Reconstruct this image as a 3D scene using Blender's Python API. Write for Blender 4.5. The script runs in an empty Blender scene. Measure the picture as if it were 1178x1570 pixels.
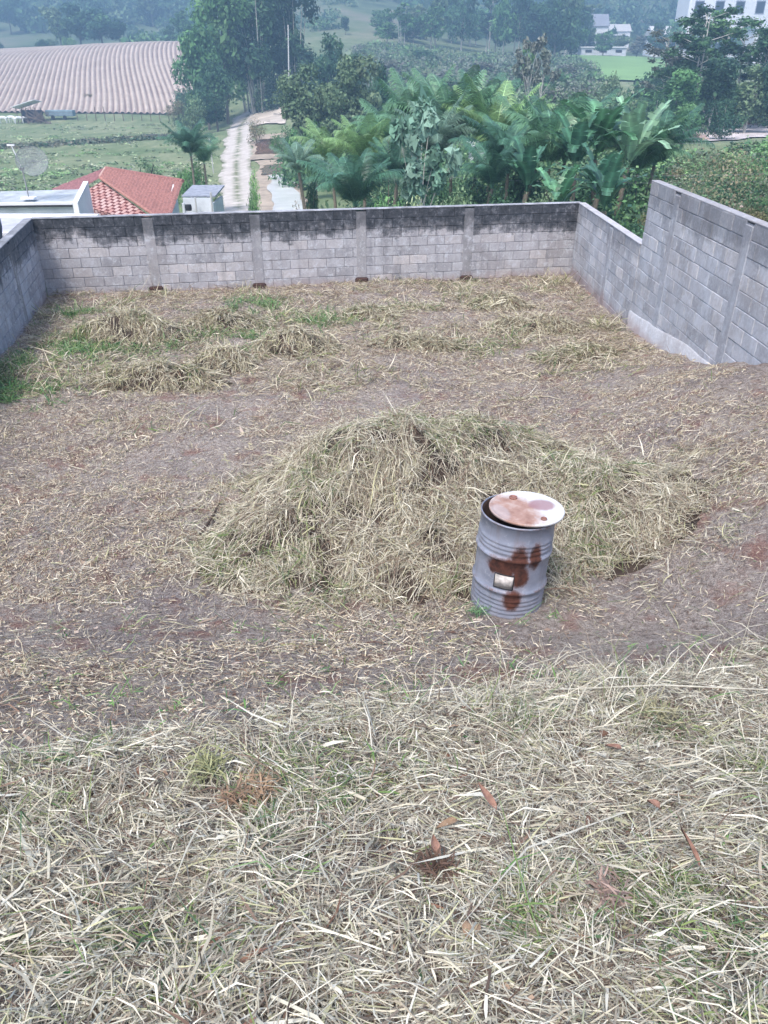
import bpy, bmesh, math, random
import numpy as np
from mathutils import Vector, Matrix, Euler
R = math.radians
random.seed(7); rng = np.random.default_rng(11)
sc = bpy.context.scene
COL = sc.collection

# ------------------------------------------------------------------ camera, sky, sun, exposure
EYE_H = 0.0                                   # the eye is the origin; the ground at the feet is 1.62 m lower
PITCH = 30.1
cd = bpy.data.cameras.new('camera'); cam = bpy.data.objects.new('camera', cd); COL.objects.link(cam)
cam.location = (0, 0, 0); cam.rotation_euler = (R(90-PITCH), 0, 0)
cd.sensor_fit = 'VERTICAL'; cd.sensor_height = 36; cd.lens = 26.67
cd.clip_start = 0.05; cd.clip_end = 4000
sc.camera = cam
SUN_EL, SUN_AZ = 58, 205                      # azimuth clockwise from +y
w = bpy.data.worlds.new('World'); sc.world = w; w.use_nodes = True
wn = w.node_tree; bg = wn.nodes['Background']
sky = wn.nodes.new('ShaderNodeTexSky'); sky.sky_type = 'NISHITA'; sky.sun_disc = False
sky.sun_elevation = R(SUN_EL); sky.sun_rotation = R(SUN_AZ); sky.dust_density = 3.0; sky.air_density = 1.0
wn.links.new(sky.outputs[0], bg.inputs[0]); bg.inputs[1].default_value = 0.125
sl = bpy.data.lights.new('sun', 'SUN'); sl.energy = 1.5; sl.angle = R(14); sl.color = (1.0, 0.95, 0.90)
so = bpy.data.objects.new('sun', sl); COL.objects.link(so)
az, el = R(SUN_AZ), R(SUN_EL)
sd = Vector((math.sin(az)*math.cos(el), math.cos(az)*math.cos(el), math.sin(el)))
so.rotation_euler = sd.to_track_quat('Z', 'Y').to_euler(); so.location = (0, 0, 30)
sc.view_settings.view_transform = 'Standard'; sc.view_settings.look = 'None'
sc.view_settings.exposure = 1.40; sc.view_settings.gamma = 1; sc.view_settings.use_curve_mapping = False
sc.render.engine = 'CYCLES'

# ------------------------------------------------------------------ small helpers
def tag(o, label=None, cat=None, group=None, kind=None):
    if label: o['label'] = label
    if cat: o['category'] = cat
    if group: o['group'] = group
    if kind: o['kind'] = kind
    return o
def link(name, me, mat=None, parent=None, loc=None, rot=None, scale=None):
    o = bpy.data.objects.new(name, me); COL.objects.link(o)
    if mat is not None and me is not None and len(me.materials) == 0:
        for m in (mat if isinstance(mat, (list, tuple)) else [mat]): me.materials.append(m)
    if parent: o.parent = parent
    if loc is not None: o.location = loc
    if rot is not None: o.rotation_euler = rot
    if scale is not None: o.scale = scale if hasattr(scale, '__len__') else (scale,)*3
    return o
def empty(name, loc, rz=0):
    o = bpy.data.objects.new(name, None); COL.objects.link(o); o.location = loc; o.rotation_euler = (0, 0, rz)
    o.empty_display_size = 0.2
    return o
def copy_tree(o, parent=None):
    c = o.copy(); COL.objects.link(c)
    if parent: c.parent = parent
    for ch in list(o.children): copy_tree(ch, c)
    return c
def npmesh(name, V, F, cols=None, smooth=False, mi=None):
    """V (n,3); F list of arrays (m,k) of faces with k corners; cols per-vertex rgb"""
    me = bpy.data.meshes.new(name)
    V = np.asarray(V, np.float32)
    if not isinstance(F, (list, tuple)): F = [F]
    F = [np.asarray(f, np.int32) for f in F if len(f)]
    me.vertices.add(len(V)); me.vertices.foreach_set('co', V.ravel())
    tot = sum(f.size for f in F); nf = sum(len(f) for f in F)
    me.loops.add(tot); me.loops.foreach_set('vertex_index', np.concatenate([f.ravel() for f in F]))
    me.polygons.add(nf)
    sizes = np.concatenate([np.full(len(f), f.shape[1], np.int32) for f in F])
    starts = np.concatenate([[0], np.cumsum(sizes)[:-1]]).astype(np.int32)
    me.polygons.foreach_set('loop_start', starts); me.polygons.foreach_set('loop_total', sizes)
    if mi is not None: me.polygons.foreach_set('material_index', np.asarray(mi, np.int32))
    if smooth: me.polygons.foreach_set('use_smooth', np.ones(nf, bool))
    me.update(calc_edges=True)
    if cols is not None:
        a = me.color_attributes.new('tint', 'FLOAT_COLOR', 'POINT')
        c4 = np.ones((len(V), 4), np.float32); c4[:, :3] = cols
        a.data.foreach_set('color', c4.ravel())
    return me
class MB:
    """collects shapes for one mesh"""
    def __init__(s): s.bm = bmesh.new()
    def box(s, c, d, rz=0, bevel=0):
        m = Matrix.Translation(c) @ Matrix.Rotation(rz, 4, 'Z') @ Matrix.Diagonal((d[0], d[1], d[2], 1))
        r = bmesh.ops.create_cube(s.bm, size=1, matrix=m)
        if bevel:
            es = list({e for v in r['verts'] for e in v.link_edges})
            bmesh.ops.bevel(s.bm, geom=es, offset=bevel, segments=1, affect='EDGES')
        return s
    def tube(s, pts, rad, n=8, cap=True):
        pts = [Vector(p) for p in pts]
        if not hasattr(rad, '__len__'): rad = [rad]*len(pts)
        rings = []
        up0 = None
        for i, p in enumerate(pts):
            t = (pts[min(i+1, len(pts)-1)] - pts[max(i-1, 0)]).normalized()
            a = Vector((0, 0, 1)) if abs(t.z) < 0.9 else Vector((1, 0, 0))
            u = t.cross(a).normalized(); v = t.cross(u).normalized()
            if up0 is not None and u.dot(up0) < 0: u = -u; v = -v
            up0 = u
            rings.append([s.bm.verts.new(p + (u*math.cos(2*math.pi*k/n) + v*math.sin(2*math.pi*k/n))*rad[i]) for k in range(n)])
        for a, b in zip(rings, rings[1:]):
            for k in range(n): s.bm.faces.new((a[k], a[(k+1) % n], b[(k+1) % n], b[k]))
        if cap:
            s.bm.faces.new(rings[0][::-1]); s.bm.faces.new(rings[-1])
        return s
    def lathe(s, prof, n=48, close_bottom=False, close_top=False):
        rings = [[s.bm.verts.new((r*math.cos(2*math.pi*k/n), r*math.sin(2*math.pi*k/n), z)) for k in range(n)] for r, z in prof]
        for a, b in zip(rings, rings[1:]):
            for k in range(n): s.bm.faces.new((a[k], a[(k+1) % n], b[(k+1) % n], b[k]))
        if close_bottom: s.bm.faces.new(rings[0][::-1])
        if close_top: s.bm.faces.new(rings[-1])
        return s
    def poly(s, pts):
        s.bm.faces.new([s.bm.verts.new(p) for p in pts]); return s
    def prism(s, pts, d):
        """extrude polygon pts by vector d"""
        d = Vector(d); a = [s.bm.verts.new(p) for p in pts]; b = [s.bm.verts.new(Vector(p)+d) for p in pts]
        s.bm.faces.new(a); s.bm.faces.new(b[::-1]); n = len(a)
        for k in range(n): s.bm.faces.new((a[k], b[k], b[(k+1) % n], a[(k+1) % n]))
        return s
    def mesh(s, name, smooth=False):
        bmesh.ops.recalc_face_normals(s.bm, faces=s.bm.faces[:])
        me = bpy.data.meshes.new(name); s.bm.to_mesh(me); s.bm.free()
        if smooth:
            for p in me.polygons: p.use_smooth = True
        return me
    def build(s, name, mat, parent=None, smooth=False, **k):
        return link(name, s.mesh(name, smooth), mat, parent, **k)

# value noise in numpy
_P = np.random.default_rng(5).random((256, 256)).astype(np.float32)
def vn(x, y):
    xi = np.floor(x).astype(int); yi = np.floor(y).astype(int); fx = x-xi; fy = y-yi
    fx = fx*fx*(3-2*fx); fy = fy*fy*(3-2*fy)
    a = _P[xi & 255, yi & 255]; b = _P[(xi+1) & 255, yi & 255]; c = _P[xi & 255, (yi+1) & 255]; d = _P[(xi+1) & 255, (yi+1) & 255]
    return (a*(1-fx)+b*fx)*(1-fy) + (c*(1-fx)+d*fx)*fy
def fbm(x, y, o=4):
    x = np.asarray(x, float); y = np.asarray(y, float)
    s = 0; a = .5; t = 0
    for i in range(o): s = s + a*vn(x*2**i+17*i, y*2**i+31*i); t += a; a *= .5
    return s/t
def sstep(a, b, x):
    t = np.clip((np.asarray(x, float)-a)/(b-a), 0, 1); return t*t*(3-2*t)

# ------------------------------------------------------------------ materials
def newmat(name, rough=0.9, spec=0.2):
    m = bpy.data.materials.new(name); m.use_nodes = True; nt = m.node_tree; b = nt.nodes['Principled BSDF']
    b.inputs['Roughness'].default_value = rough; b.inputs['Specular IOR Level'].default_value = spec
    return m, nt, b
class NT:
    def __init__(s, nt): s.nt = nt
    def n(s, t, **k):
        x = s.nt.nodes.new(t)
        for a, b in k.items(): setattr(x, a, b)
        return x
    def l(s, a, b): s.nt.links.new(a, b)
    def pos(s, obj=False):
        if obj: return s.n('ShaderNodeTexCoord').outputs['Object']
        return s.n('ShaderNodeNewGeometry').outputs['Position']
    def noise(s, scale, vec=None, detail=4, rough=.6, dist=0):
        x = s.n('ShaderNodeTexNoise'); x.inputs['Scale'].default_value = scale; x.inputs['Detail'].default_value = detail
        x.inputs['Roughness'].default_value = rough; x.inputs['Distortion'].default_value = dist
        s.l(vec if vec is not None else s.pos(), x.inputs['Vector']); return x.outputs['Fac']
    def ramp(s, fac, stops):
        x = s.n('ShaderNodeValToRGB'); e = x.color_ramp.elements
        while len(e) < len(stops): e.new(.5)
        for q, (p, c) in zip(e, stops):
            q.position = p; q.color = (c, c, c, 1) if not hasattr(c, '__len__') else (*c, 1)
        s.l(fac, x.inputs[0]); return x.outputs[0]
    def mix(s, f, a, b, mode='MIX'):
        x = s.n('ShaderNodeMix', data_type='RGBA', blend_type=mode)
        for v, i in ((f, 0), (a, 6), (b, 7)):
            if isinstance(v, (int, float)): x.inputs[i].default_value = v
            elif isinstance(v, (tuple, list)): x.inputs[i].default_value = (*v, 1) if len(v) == 3 else v
            else: s.l(v, x.inputs[i])
        return x.outputs[2]
    def math(s, op, a, b=0, c=None, clamp=False):
        x = s.n('ShaderNodeMath', operation=op, use_clamp=clamp)
        for i, v in enumerate((a, b, c)):
            if v is None: continue
            if isinstance(v, (int, float)): x.inputs[i].default_value = v
            else: s.l(v, x.inputs[i])
        return x.outputs[0]
    def sep(s, v):
        x = s.n('ShaderNodeSeparateXYZ'); s.l(v, x.inputs[0]); return x.outputs
    def map(s, v, scale=(1, 1, 1), loc=(0, 0, 0), rot=(0, 0, 0)):
        x = s.n('ShaderNodeMapping'); x.inputs['Scale'].default_value = scale; x.inputs['Location'].default_value = loc
        x.inputs['Rotation'].default_value = rot; s.l(v, x.inputs[0]); return x.outputs[0]
    def rnd(s): return s.n('ShaderNodeObjectInfo').outputs['Random']
    def bump(s, h, b, strength=.4, dist=.02):
        x = s.n('ShaderNodeBump'); x.inputs['Strength'].default_value = strength; x.inputs['Distance'].default_value = dist
        s.l(h, x.inputs['Height']); s.l(x.outputs[0], b.inputs['Normal'])
def simple(name, c, rough=.85, var=.25, scale=6, spec=.2, bump=.15, metal=0, obj=True, rnd=.12):
    m, nt, b = newmat(name, rough, spec); g = NT(nt); v = g.pos(obj)
    f = g.noise(scale, v, 5)
    lo = tuple(max(0, x*(1-var)) for x in c); hi = tuple(min(1, x*(1+var)) for x in c)
    col = g.ramp(f, [(.3, lo), (.7, hi)])
    if rnd:
        k = g.math('MULTIPLY_ADD', g.rnd(), 2*rnd, 1-rnd)
        cc = g.n('ShaderNodeCombineColor')
        for i in range(3): g.l(k, cc.inputs[i])
        col = g.mix(1.0, col, cc.outputs[0], 'MULTIPLY')
    g.l(col, b.inputs['Base Color']); b.inputs['Metallic'].default_value = metal
    if bump: g.bump(g.noise(scale*5, v, 3), b, bump, .02)
    return m
def foliage(name, tintscale=1.0, rough=.6, transl=.25, rnd=.15, spec=.25):
    """colour comes from the mesh's own per-leaf tint"""
    m, nt, b = newmat(name, rough, spec); g = NT(nt)
    at = g.n('ShaderNodeAttribute', attribute_name='tint').outputs['Color']
    k = g.math('MULTIPLY_ADD', g.rnd(), 2*rnd, (1-rnd))
    k = g.math('MULTIPLY', k, tintscale)
    cc = g.n('ShaderNodeCombineColor')
    for i in range(3): g.l(k, cc.inputs[i])
    col = g.mix(1.0, at, cc.outputs[0], 'MULTIPLY')
    g.l(col, b.inputs['Base Color'])
    if transl:
        t = g.n('ShaderNodeBsdfTranslucent'); g.l(col, t.inputs[0])
        mx = g.n('ShaderNodeMixShader'); mx.inputs[0].default_value = transl
        g.l(b.outputs[0], mx.inputs[1]); g.l(t.outputs[0], mx.inputs[2])
        g.l(mx.outputs[0], nt.nodes['Material Output'].inputs[0])
    return m

M = {}
M['straw'] = foliage('straw', 1.0, .7, .15, .0, .2)
M['leaf'] = foliage('leaf', 1.0, .65, .2, .15, .15)
M['glossleaf'] = foliage('glossleaf', 1.0, .36, .2, .25, .5)
M['bark'] = simple('bark', (.16, .14, .12), scale=8)
M['palebark'] = simple('palebark', (.42, .41, .38), scale=8)
M['palmtrunk'] = simple('palmtrunk', (.18, .155, .12), scale=10)
M['concrete'] = simple('concrete', (.33, .33, .34), scale=3, bump=.3)
M['whitewall'] = simple('whitewall', (.62, .65, .70), var=.12, scale=2)
M['brightwhite'] = simple('brightwhite', (.78, .79, .82), var=.08, scale=1)
M['greypaint'] = simple('greypaint', (.25, .27, .32), scale=3)
M['dark'] = simple('dark', (.03, .03, .035), rough=.5)
M['wood'] = simple('wood', (.16, .12, .10), scale=10)
M['brown'] = simple('brown', (.17, .095, .075), var=.15, scale=3)
M['polewhite'] = simple('polewhite', (.5, .5, .5), scale=4, var=.1)

# ------------------------------------------------------------------ terrain
KY = np.array([19, 28, 45, 70, 85, 110, 150, 200, 250, 300, 340, 450, 600, 720, 1300.])
KA = np.array([-.45, -.24, -.05, .20, .42])
KZ = np.array([
 [-4.5, -7, -9.8, -10.8, -11, -11, -10.6, -9.8, -0.5, 6.0, 6.8, 14, 44, 70, 72],
 [-4.5, -7, -9.8, -10.8, -11, -11, -10.4, -9.4, 0.8, 8.2, 9.0, 15, 44, 70, 72],
 [-4.4, -7, -9.3, -10.2, -10.5, -9.5, -7, -4, 2, 8, 13, 30, 52, 71, 72],
 [-4.4, -6.5, -8, -8.3, -8.2, -7, -4.8, -2.6, -.5, 3, 5.5, 12, 44, 70, 72],
 [-4.4, -4.8, -6, -6.5, -6.6, -7, -6, -4, -2, 1, 3, 11, 42, 68, 72]])
LK = np.log(KY)
def _row(zr, t):
    """Catmull-Rom style interpolation along log distance"""
    m = np.gradient(zr, LK)
    i = np.clip(np.searchsorted(LK, t)-1, 0, len(LK)-2); h = LK[i+1]-LK[i]; u = np.clip((t-LK[i])/h, 0, 1)
    return (2*u**3-3*u**2+1)*zr[i] + (u**3-2*u**2+u)*h*m[i] + (-2*u**3+3*u**2)*zr[i+1] + (u**3-u**2)*h*m[i+1]
def far_h(x, y):
    t = np.log(np.clip(y, 19, 1300)); a = np.clip(x/np.maximum(y, 19), KA[0], KA[-1])
    rows = np.array([_row(r, t) for r in KZ])
    i = np.clip(np.searchsorted(KA, a)-1, 0, len(KA)-2); u = (a-KA[i])/(KA[i+1]-KA[i]); u = u*u*(3-2*u)
    idx = np.arange(a.size).reshape(a.shape)
    R_ = rows.reshape(len(KA), -1); il = i.ravel()
    z = R_[il, idx.ravel()]*(1-u.ravel()) + R_[il+1, idx.ravel()]*u.ravel()
    z = z.reshape(a.shape)
    return z + (fbm(x/25, y/25, 3)-.5)*np.clip((y-60)/120, 0, 1)*1.0
FY = [-30, 2.0, 4.5, 8, 12, 18.5, 30]; FZ = [-3.3, -3.4, -3.60, -3.80, -4.0, -4.2, -4.6]
HEAP = [ # x, y, rx, ry, h, rot : the mounds of the big cut-grass heap
 (.32, 6.7, 1.6, 1.35, .72, 0), (-.15, 6.3, 1.4, 1.2, .50, 0), (.75, 7.0, 1.3, 1.1, .52, 0), (-.75, 5.85, 1.0, .85, .33, .3), (1.75, 6.35, 1.25, 1.15, .44, -.2), (.35, 5.45, 1.3, .7, .28, 0), (1.35, 7.2, 1.0, .8, .46, .2), (-.6, 6.7, .9, .8, .42, 0)]
SMALL = [ # small heaps: x, y, rx, ry, h
 (-4.45, 13.1, 1.25, .55, .42), (-3.3, 10.6, 1.1, .42, .26), (-1.45, 12.2, .75, .5, .34), (-2.9, 13.9, .9, .5, .26),
 (-2.45, 11.3, .6, .4, .24), (2.3, 15.3, .7, .45, .22), (.5, 12.5, .9, .35, .14), (2.7, 13.6, 1.0, .4, .2), (-.3, 14.6, .8, .4, .18), (3.0, 11.6, .8, .35, .12)]
def mound(x, y, lst):
    z = 0
    for q in lst:
        cx, cy, rx, ry, h = q[:5]; a = q[5] if len(q) > 5 else 0
        u = ((x-cx)*math.cos(a)+(y-cy)*math.sin(a))/rx; v = (-(x-cx)*math.sin(a)+(y-cy)*math.cos(a))/ry
        d = np.sqrt(u*u+v*v); z = z + (h*(1-sstep(.06, 1.14, d)))**2.5
    return z**.4
def lot_h(x, y):
    s = -1.62-.44*np.maximum(y, -2) ; s = np.where(y < -2, -.74, s)
    f = np.interp(y, FY, FZ) + .0*x
    f = f - .10*sstep(0, -3.5, x)*(1-sstep(7, 12, y))
    r = np.interp(y, [3, 5, 7, 8.46, 10, 11.8, 13.6], [.7, 1.0, 1.05, .92, .45, .15, 0])
    f = f + r*sstep(1.7, 4.7, x)
    k = .14; z = np.where(s > f, s, f); d = np.abs(s-f); z = z + k*.25*np.maximum(0, 1-d/k/2)**2
    yb = 2.34+(x+1.7)*.355
    z = z + .09*np.exp(-((y-(yb-.35))/.4)**2) + (fbm(x/1.3, y/1.3, 3)-.5)*.14
    return z
def ground(x, y, fine=True):
    x = np.asarray(x, float); y = np.asarray(y, float)
    a = lot_h(x, y); b = far_h(x, y); t = sstep(18.9, 22, y - np.clip((x+7.19)*.19, -3, 2.2)*.0)
    z = a*(1-t)+b*t
    if fine:
        t2 = 1-sstep(19, 24, y)
        z = z + t2*((fbm(x/.24, y/.24, 4)-.5)*.085 + (fbm(x/.07+9, y/.07, 2)-.5)*.022)
    return z
def gz(x, y, fine=False): return float(ground(np.array([x]), np.array([y]), fine)[0])
def pix(px, py=None, dist=None, z=None):
    """a bearing and elevation read off the photograph (1178 x 1570), turned into a real place at a known distance or height"""
    th = R(PITCH); xr = (px-589)/1163; yd = (py-785)/1163
    fw = math.cos(th)-yd*math.sin(th); dn = math.sin(th)+yd*math.cos(th)
    if dist is not None: d = dist/fw
    else: d = -z/dn
    return Vector((xr*d, fw*d, -dn*d))
def top_h(px, py, dist): return pix(px, py, dist=dist).z
def xat(px, dist, z):
    """x of bearing px at forward distance dist, for height z"""
    th = R(PITCH); dep = dist*math.cos(th) - z*math.sin(th); return (px-589)/1163*dep

# ---- ground sheet
def growing(a, b, step0, g, cap):
    out = [a]; s = step0
    while out[-1] < b: out.append(out[-1]+s); s = min(s*g, cap)
    return out
xs_in = list(np.arange(-7.6, 5.4, .065)); xs = [-v for v in growing(7.6, 900, .08, 1.09, 22)][::-1][:-1] + xs_in + growing(5.4, 900, .08, 1.09, 22)
ys_in = list(np.arange(-1, 7, .045)) + list(np.arange(7, 19.2, .095)); ys = list(np.arange(-60, -1, 3.0)) + ys_in + growing(19.25, 1300, .15, 1.035, 14)
GX, GY = np.meshgrid(np.array(xs), np.array(ys)); GZ = ground(GX, GY)
nx, ny = len(xs), len(ys)
ii = (np.arange(ny-1)[:, None]*nx+np.arange(nx-1)[None, :]).ravel()
gme = npmesh('ground', np.stack([GX.ravel(), GY.ravel(), GZ.ravel()], 1), np.stack([ii, ii+1, ii+nx+1, ii+nx], 1), smooth=True)
def ground_mat():
    m, nt, b = newmat('ground_mat', .95, .1); g = NT(nt); p = g.pos(); s = g.sep(p)
    # lot: red-brown soil under grey-mauve chaff
    n1 = g.noise(.9, p, 5, .6); n2 = g.noise(24, p, 8, .8); n3 = g.noise(70, p, 4, .7); n4 = g.noise(2.7, p, 4, .6)
    chaff = g.ramp(n2, [(.3, (.085, .066, .058)), (.46, (.32, .275, .245)), (.62, (.60, .54, .49))])
    fl = g.noise(95, p, 3, .8); chaff = g.mix(g.ramp(fl, [(.56, 0), (.62, .8)]), chaff, (.60, .55, .49)); chaff = g.mix(g.ramp(fl, [(.36, .85), (.43, 0)]), chaff, (.06, .045, .04))
    soil = g.ramp(n3, [(.3, (.20, .085, .065)), (.7, (.38, .19, .155))])
    f = g.ramp(n4, [(.54, 0.05), (.70, .7)])
    c = g.mix(f, chaff, soil)
    dark = g.ramp(n1, [(.3, (.75, .75, .80)), (.55, (1, 1, 1))]); c = g.mix(1, c, dark, 'MULTIPLY')
    # beyond the wall: pasture and rough grass
    q = g.map(p, (1, .35, 1))
    m1 = g.noise(.06, p, 5, .6); m2 = g.noise(.38, q, 8, .8); m3 = g.noise(.012, p, 3)
    gr = g.ramp(m2, [(.34, (.08, .125, .065)), (.5, (.17, .22, .11)), (.63, (.33, .33, .22))])
    gd = g.ramp(m1, [(.35, (.11, .17, .08)), (.65, (.28, .30, .19))])
    gr = g.mix(.5, gr, gd)
    hill = g.ramp(g.noise(.03, p, 6, .65), [(.35, (.055, .085, .05)), (.5, (.12, .16, .085)), (.66, (.20, .19, .14))])
    far = g.math('GREATER_THAN', s[1], 330); ff = g.ramp(g.math('MULTIPLY_ADD', s[1], 1/150, -1.6, clamp=True), [(0, 0), (1, 1)])
    gr = g.mix(ff, gr, hill)
    out = g.ramp(g.math('MULTIPLY_ADD', s[1], .25, -4.9, clamp=True), [(0, 0), (1, 1)])
    g.l(g.mix(out, c, gr), b.inputs['Base Color'])
    h = g.math('ADD', n2, g.math('MULTIPLY', n3, .5)); g.bump(h, b, 1.0, .05)
    return m
tag(link('ground', gme, ground_mat()), kind='structure')

# ------------------------------------------------------------------ blades (straw, grass)
def orient(n, rg): return rg.random(n)*2*np.pi
def blades(root, az, elev, L, W, bend, col, twist=None, rg=rng, tipk=.5):
    """root (n,3) base points; two segments: quad + tip triangle. bend: extra pitch of second segment. col (n,3)"""
    n = len(root); ca, sa, ce, se = np.cos(az), np.sin(az), np.cos(elev), np.sin(elev)
    d1 = np.stack([ca*ce, sa*ce, se], 1)
    e2 = elev+bend; az2 = az + rg.normal(0, .25, n)
    d2 = np.stack([np.cos(az2)*np.cos(e2), np.sin(az2)*np.cos(e2), np.sin(e2)], 1)
    if twist is None: twist = rg.uniform(-.9, .9, n)
    wv = np.stack([-sa*np.cos(twist), ca*np.cos(twist), np.sin(twist)], 1)
    hw = (W*.5)[:, None]; l1 = (L*(.5))[:, None]; l2 = (L*.5)[:, None]
    a = root-wv*hw*.8; b = root+wv*hw*.8
    mid = root+d1*l1; c = mid+wv*hw; d = mid-wv*hw; tip = mid+d2*l2
    V = np.stack([a, b, c, d, tip], 1).reshape(-1, 3)
    i = np.arange(n)*5
    Q = np.stack([i, i+1, i+2, i+3], 1); T = np.stack([i+3, i+2, i+4], 1)
    C = np.repeat(col, 5, 0)
    return V, Q, T, C
def join(parts):
    Vs, Qs, Ts, Cs = [], [], [], []; o = 0
    for V, Q, T, C in parts:
        Vs.append(V); Qs.append(Q+o); Ts.append(T+o); Cs.append(C); o += len(V)
    return np.concatenate(Vs), [np.concatenate(Qs), np.concatenate(Ts)], np.concatenate(Cs)
STRAW = np.array([[.58, .555, .465], [.49, .46, .38], [.70, .68, .60], [.37, .33, .275], [.24, .20, .17], [.45, .45, .30], [.76, .74, .66], [.19, .135, .11]])*np.array([1.03, 1.02, .985])
def straw_col(n, rg, w=(3, 3, 2, 2, 1.4, 1.3, .7, 1), green=0.0, pal=STRAW):
    w = np.array(w, float); w /= w.sum(); c = pal[rg.choice(len(pal), n, p=w)]*rg.uniform(.75, 1.15, (n, 1))
    if green is not None:
        g = np.asarray(green)*np.ones(n); k = rg.random(n) < g
        gc = np.array([[.13, .20, .07], [.20, .26, .10], [.10, .18, .09], [.30, .33, .17]])[rg.integers(0, 4, n)]*rg.uniform(.8, 1.2, (n, 1))
        c = np.where(k[:, None], gc, c)
    return c
def scatter(n, x0, x1, y0, y1, dens, rg):
    out = np.zeros((0, 2))
    while len(out) < n:
        p = np.stack([rg.uniform(x0, x1, n), rg.uniform(y0, y1, n)], 1)
        keep = rg.random(n) < dens(p[:, 0], p[:, 1]); out = np.concatenate([out, p[keep]])
    return out[:n]
def inlot(x, y, m=.1):
    wl = -7.19+.2258*(16.4-y)+m; wy = 16.4+(x+7.19)*.189-m
    return ((x > wl) & (x < 4.38-m) & (y < wy)).astype(float)
def lay(n, dens, x0, x1, y0, y1, Lr, Wr, lift, green, rg, surf=None, elev=(.05, .22), swirl=.6, w=(3, 3, 2, 2, 1.4, 1.3, .7, 1), tint=(1, 1, 1), bend=-.25):
    p = scatter(n, x0, x1, y0, y1, dens, rg); x, y = p[:, 0], p[:, 1]
    az = fbm(x/.35, y/.35, 2)*14 + rg.normal(0, .55, n); rnd = rg.random(n) > swirl; az = np.where(rnd, orient(n, rg), az)
    z = ground(x, y) if surf is None else surf(x, y)
    z = z + rg.random(n)**1.5*lift
    el_ = rg.normal(elev[0], elev[1], n)
    L = rg.lognormal(math.log(Lr), .5, n).clip(Lr*.3, Lr*3.5); W = rg.lognormal(math.log(Wr), .35, n).clip(Wr*.4, Wr*3)
    g = green(x, y) if callable(green) else green
    c = straw_col(n, rg, w, g)*np.array(tint)
    bl = bend + rg.normal(0, .25, n)
    # follow the slope of the ground
    e = .05; s_ = surf if surf else (lambda a, b: ground(a, b, False))
    gx = (s_(x+e, y)-s_(x-e, y))/(2*e); gy = (s_(x, y+e)-s_(x, y-e))/(2*e)
    el_ = el_ + np.arctan(gx*np.cos(az)+gy*np.sin(az))
    return blades(np.stack([x, y, z], 1), az, el_, L, W, bl, c, rg=rg)
yline = lambda x: 2.12+(x+1.7)*.375
def view(x, y, m=.62): return ((np.abs(x) < .9+y*m)).astype(float)
# bank straw: thick mat of cut grass on the slope at the photographer's feet
def bank_d(x, y):
    edge = 1-sstep(-.2, .35, y-yline(x)+(fbm(x/.4, y/.4, 3)-.5)*.9)
    clump = .45+.55*sstep(.35, .6, fbm(x/.22, y/.22, 3))
    near = 1/(1+.12*np.maximum(y, 0)**2)
    return view(x, y)*edge*clump*near
gpatch = lambda t, k: (lambda x, y: k*sstep(t, t+.1, fbm(x/.45+40, y/.45, 3)))
rg = np.random.default_rng(21)
tg = (1.0, 1.0, 1.0)
V, F, C = join([
 lay(56000, bank_d, -3.6, 3.8, .35, 4.9, .050, .0032, .022, gpatch(.56, .3), rg, swirl=.4, w=(1, 1.5, .5, 3, 4, .6, .1, 4), tint=(.8, .76, .74), elev=(.1, .4)),  # rotted lowest layer, darkened to paint shade into the gaps
 lay(66000, bank_d, -3.6, 3.8, .35, 4.9, .056, .0031, .048, gpatch(.56, .3), rg, swirl=.45, elev=(.15, .4)),
 lay(46000, bank_d, -3.6, 3.8, .35, 4.9, .085, .0036, .060, gpatch(.56, .3), rg, swirl=.55, elev=(.08, .25), tint=(1.04, 1.04, 1.02)),
 lay(3600, bank_d, -3.6, 3.8, .35, 4.9, .17, .0040, .07, .06, rg, swirl=.6, elev=(.08, .15)),
 lay(1100, bank_d, -3.6, 3.8, .35, 4.9, .10, .0085, .06, .04, rg, swirl=.5, w=(3, 2, 4, 0, 0, 1, 3, 0)),
 lay(70, bank_d, -3.6, 3.8, .35, 4.9, .4, .0042, .08, .0, rg, swirl=.2, w=(3, 2, 4, 1, 0, 1, 2, 0), elev=(.05, .05), bend=-.08),
 lay(900, bank_d, -3.6, 3.8, .35, 4.9, .045, .012, .04, .0, rg, swirl=.2, w=(0, 0, 0, 2, 3, 0, 0, 5), tint=(1.2, .95, .85)),
])
tag(link('straw_litter', npmesh('straw_litter', V, F, C), M['straw']), 'thick mat of pale cut straw covering the bank in the foreground', 'straw', kind='stuff')
# short standing stubble and tufts on the brow of the bank
def stub_d(x, y): return view(x, y)*sstep(.5, .62, fbm(x/.3+3, y/.3, 3))*(.25+1.0*np.exp(-((y-yline(x)+.3)/.35)**2))*(y < yline(x)+.3)
V, F, C = join([
 lay(5200, stub_d, -3.6, 3.8, .6, 4.8, .10, .0030, .01, gpatch(.45, .5), rg, swirl=.1, elev=(.8, .3), bend=-.4),
 lay(700, stub_d, -3.6, 3.8, 1.2, 4.8, .26, .0032, .01, .25, rg, swirl=.1, elev=(.85, .3), bend=-.5)])
tag(link('stubble', npmesh('stubble', V, F, C), M['straw']), 'short upright grass stubble along the brow of the bank', 'grass', kind='stuff')
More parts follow.
